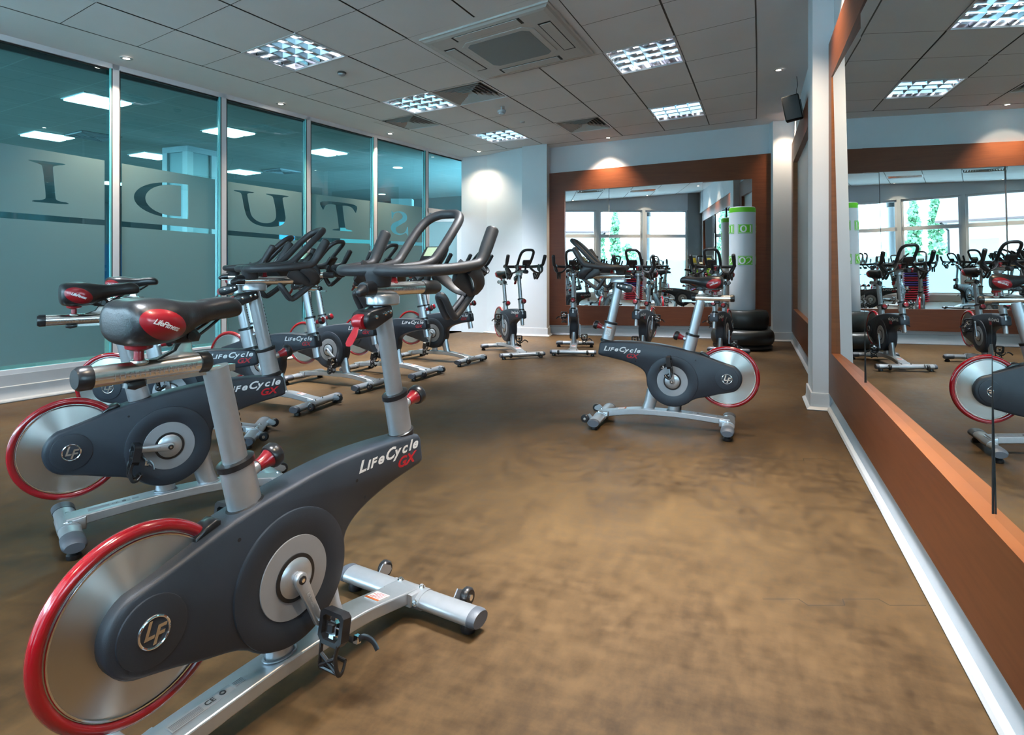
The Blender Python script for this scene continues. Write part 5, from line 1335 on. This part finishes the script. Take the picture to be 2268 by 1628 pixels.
b = MB(); quadbox(b, gp(-0.2, 0.10), gp(20, 0.10), GZ - 0.002, GZ + 0.5, LN, -0.03, M['gasket']); trim(b)
def gym_hit(u, v, z=GZ):
    y = (z - CAM_H) * FPX / (HZ - v); return Vector(((u - CX) / FPX * y, y, z))
GL = [(217, 222), (106, 300), (336, 344), (507, 291), (537, 380), (722, 336), (40, 395), (250, 405)]
GLL = ['lit twin-tube light in the gym ceiling straddling the first mullion, largest beyond the glass', 'lit twin-tube light in the gym ceiling at the left edge above the letter I', 'lit twin-tube light in the gym ceiling above the reversed letter D', 'lit twin-tube light in the gym ceiling straddling the second mullion', 'lit twin-tube light in the gym ceiling above the letter U', 'lit twin-tube light in the gym ceiling above the letter T', 'distant gym ceiling light hidden behind the frosted film at left', 'distant gym ceiling light low beside the first mullion']
for (u, v), lab in zip(GL, GLL):
    p = gym_hit(u, v); T = Matrix.Translation(p) @ Matrix.Rotation(math.atan2(LU.y, LU.x), 4, 'Z') @ Matrix.Rotation(R(0), 4, 'Z')
    b = MB(); b.box((-0.29, -0.29, -0.012), (0.29, 0.29, 0.0), M['frame'], T); o = b.build('gym_light', smooth=False)
    for s in (-1, 1):
        b = MB(); b.box((-0.27, s * 0.145 - 0.115, -0.03), (0.27, s * 0.145 + 0.115, -0.012), M['gymlamp'], T); b.build('diffuser', o, False, label='glowing diffuser')
    tag(o, lab, 'ceiling light', 'lit lights in the gym beyond the glass')
    ld = bpy.data.lights.new('gym_light_glow', 'AREA'); ld.size = 0.55; ld.energy = 27; ld.color = (0.86, 1.0, 0.95)
    lo = bpy.data.objects.new('gym_light_glow', ld); col.objects.link(lo); lo.location = p + Vector((0, 0, -0.05))
for (u, v), lab in (((881, 371), 'small round gym spotlight above the reversed letter S'), ((846, 430), 'second small gym spotlight low beside the fourth mullion')):
    p = gym_hit(u, v); b = MB(); b.lathe([(0.10, 0), (0.10, 0.01), (0.0, 0.012)], M['gymlamp'], 20, Matrix.Translation(p) @ Matrix.Rotation(PI, 4, 'X')); tag(b.build('gym_spotlight'), lab, 'downlight')
for (u, v), lab in (((205, 300), 'square vent in the gym ceiling left of the first mullion'), ((625, 378), 'dark square vent in the gym ceiling above the letter U')):
    p = gym_hit(u, v); T = Matrix.Translation(p) @ Matrix.Rotation(math.atan2(LU.y, LU.x), 4, 'Z'); b = MB()
    b.box((-0.30, -0.30, -0.008), (0.30, 0.30, 0), M['gymdark'], T); o = b.build('air_vent', smooth=False)
    for k in range(5):
        e = 0.28 - k * 0.052; b = MB()
        for (x0, x1, y0, y1) in ((-e, e, -e, -e + 0.02), (-e, e, e - 0.02, e), (-e, -e + 0.02, -e, e), (e - 0.02, e, -e, e)): b.box((x0, y0, -0.03), (x1, y1, -0.008), M['ring'], T)
        b.build('louvre_ring', o, False)
    tag(o, lab, 'ceiling vent')
# square column in the gym
p = Vector(((421 - CX) / FPX * 11.2, 11.2, 0)); T = Matrix.Translation(p) @ Matrix.Rotation(math.atan2(LU.y, LU.x) + R(8), 4, 'Z')
M['clad'] = mat('pale_column_cladding', (0.26, 0.32, 0.34), 0.35)
b = MB(); b.box((-0.27, -0.27, 0), (0.27, 0.27, GZ), M['clad'], T); o = b.build('gym_column', smooth=False); tag(o, 'square pale clad column in the gym behind the reversed letter D', 'column')
b = MB(); b.box((-0.31, -0.31, GZ - 0.10), (0.31, 0.31, GZ), M['ring'], T); b.build('column_head', o, False)
for sx_ in (-1, 1):
    for sy in (-1, 1): b = MB(); b.box((sx_ * 0.25 - 0.06, sy * 0.25 - 0.06, 0), (sx_ * 0.25 + 0.06, sy * 0.25 + 0.06, GZ - 0.10), M['trim'], T); b.build('corner_post', o, False)
b = MB(); a_, c_ = at(866, 588, 13.4), at(912, 588, 13.4); b.box((a_.x, 13.4, 0), (c_.x, 13.7, 2.72), M['clad']); tag(b.build('gym_pillar', smooth=False), 'pale pillar in the gym behind the reversed letter S', 'column')
# pieces glimpsed through the clear strip
def flat_screen(u0, u1, v0, v1, y, m, name, lab, cat):
    a, c = at(u0, v1, y), at(u1, v0, y); b = MB(); b.box((a.x, y, a.z), (c.x, y + 0.06, c.z), M['blackp']); o = b.build(name, smooth=False); b = MB(); xm = (a.x + c.x) / 2; b.box((xm - 0.05, y + 0.02, 0.0), (xm + 0.05, y + 0.05, a.z + 0.02), M['silver']); b.box((xm - 0.3, y - 0.15, 0.0), (xm + 0.3, y + 0.2, 0.03), M['silver']); b.build('stand', o, False)
    b = MB(); b.box((a.x + 0.02, y - 0.004, a.z + 0.02), (c.x - 0.02, y, c.z - 0.02), m); b.build('lit_screen', o, False, label='bright blue lit screen'); tag(o, lab, cat)
flat_screen(617, 654, 490, 540, 15.0, emis('screen_blue', (0.10, 0.45, 1.0), 1.6), 'gym_screen', 'bright blue screen in the gym seen through the clear strip below letter U', 'screen')
flat_screen(752, 850, 503, 545, 17.5, emis('window_glow', (0.35, 0.85, 0.95), 0.55), 'gym_window_screen', 'bright cyan lit panel in the gym seen below the letter T', 'screen')
b = MB(); pp = at(390, 512, 9.4); T = Matrix.Translation((pp.x, pp.y, 0)) @ Matrix.Rotation(R(30), 4, 'Z')
b.box((-0.25, -0.04, 0.02), (0.25, 0.04, 0.08), M['silver'], T); b.tube([T @ Vector((-0.2, 0, 0.05)), T @ Vector((-0.2, 0, 1.75))], 0.03, M['trim'], 10); b.tube([T @ Vector((0.2, 0, 0.05)), T @ Vector((0.2, 0, 1.75))], 0.03, M['trim'], 10)
b.tube([T @ Vector((-0.2, 0, 1.75)), T @ Vector((0.2, 0, 1.75))], 0.03, M['trim'], 10); o = b.build('gym_machine_frame'); tag(o, 'white tubular gym machine frame glimpsed beside the first mullion', 'gym machine')
b = MB(); b.box((-0.22, -0.05, 0.9), (0.22, 0.03, 1.1), M['blackp'], T); b.build('weight_stack', o)

# ------------------------------------------------------------------ daylight
w = bpy.data.worlds.new('sky'); scene.world = w; w.use_nodes = True
bg = w.node_tree.nodes['Background']; bg.inputs[0].default_value = (0.60, 0.82, 1.0, 1); bg.inputs[1].default_value = 14.0
for a, c in WN:
    ld = bpy.data.lights.new('window_portal', 'AREA'); ld.shape = 'RECTANGLE'; ld.size = c - a - 0.1; ld.size_y = zw - 0.3; ld.cycles.is_portal = True
    lo = bpy.data.objects.new('window_portal', ld); col.objects.link(lo)
    lo.matrix_world = basis(rp((a + c) / 2, (zw + 0.25) / 2, -0.23), RD, (0, 0, 1), -RNn)
    lo.matrix_world = basis(rp((a + c) / 2, (zw + 0.25) / 2, -0.23), -RD, (0, 0, 1), -RNn)

scene.view_settings.view_transform = 'Standard'
scene.view_settings.look = 'None'
scene.view_settings.exposure = 0.75
scene.view_settings.gamma = 1.0
scene.view_settings.use_curve_mapping = False
scene.cycles.use_denoising = True
try: scene.cycles.denoiser = 'OPENIMAGEDENOISE'
except Exception: pass
scene.cycles.max_bounces = 10; scene.cycles.glossy_bounces = 6; scene.cycles.transparent_max_bounces = 12; scene.cycles.diffuse_bounces = 4
scene.cycles.sample_clamp_indirect = 6.0
scene.cycles.caustics_reflective = False; scene.cycles.caustics_refractive = False
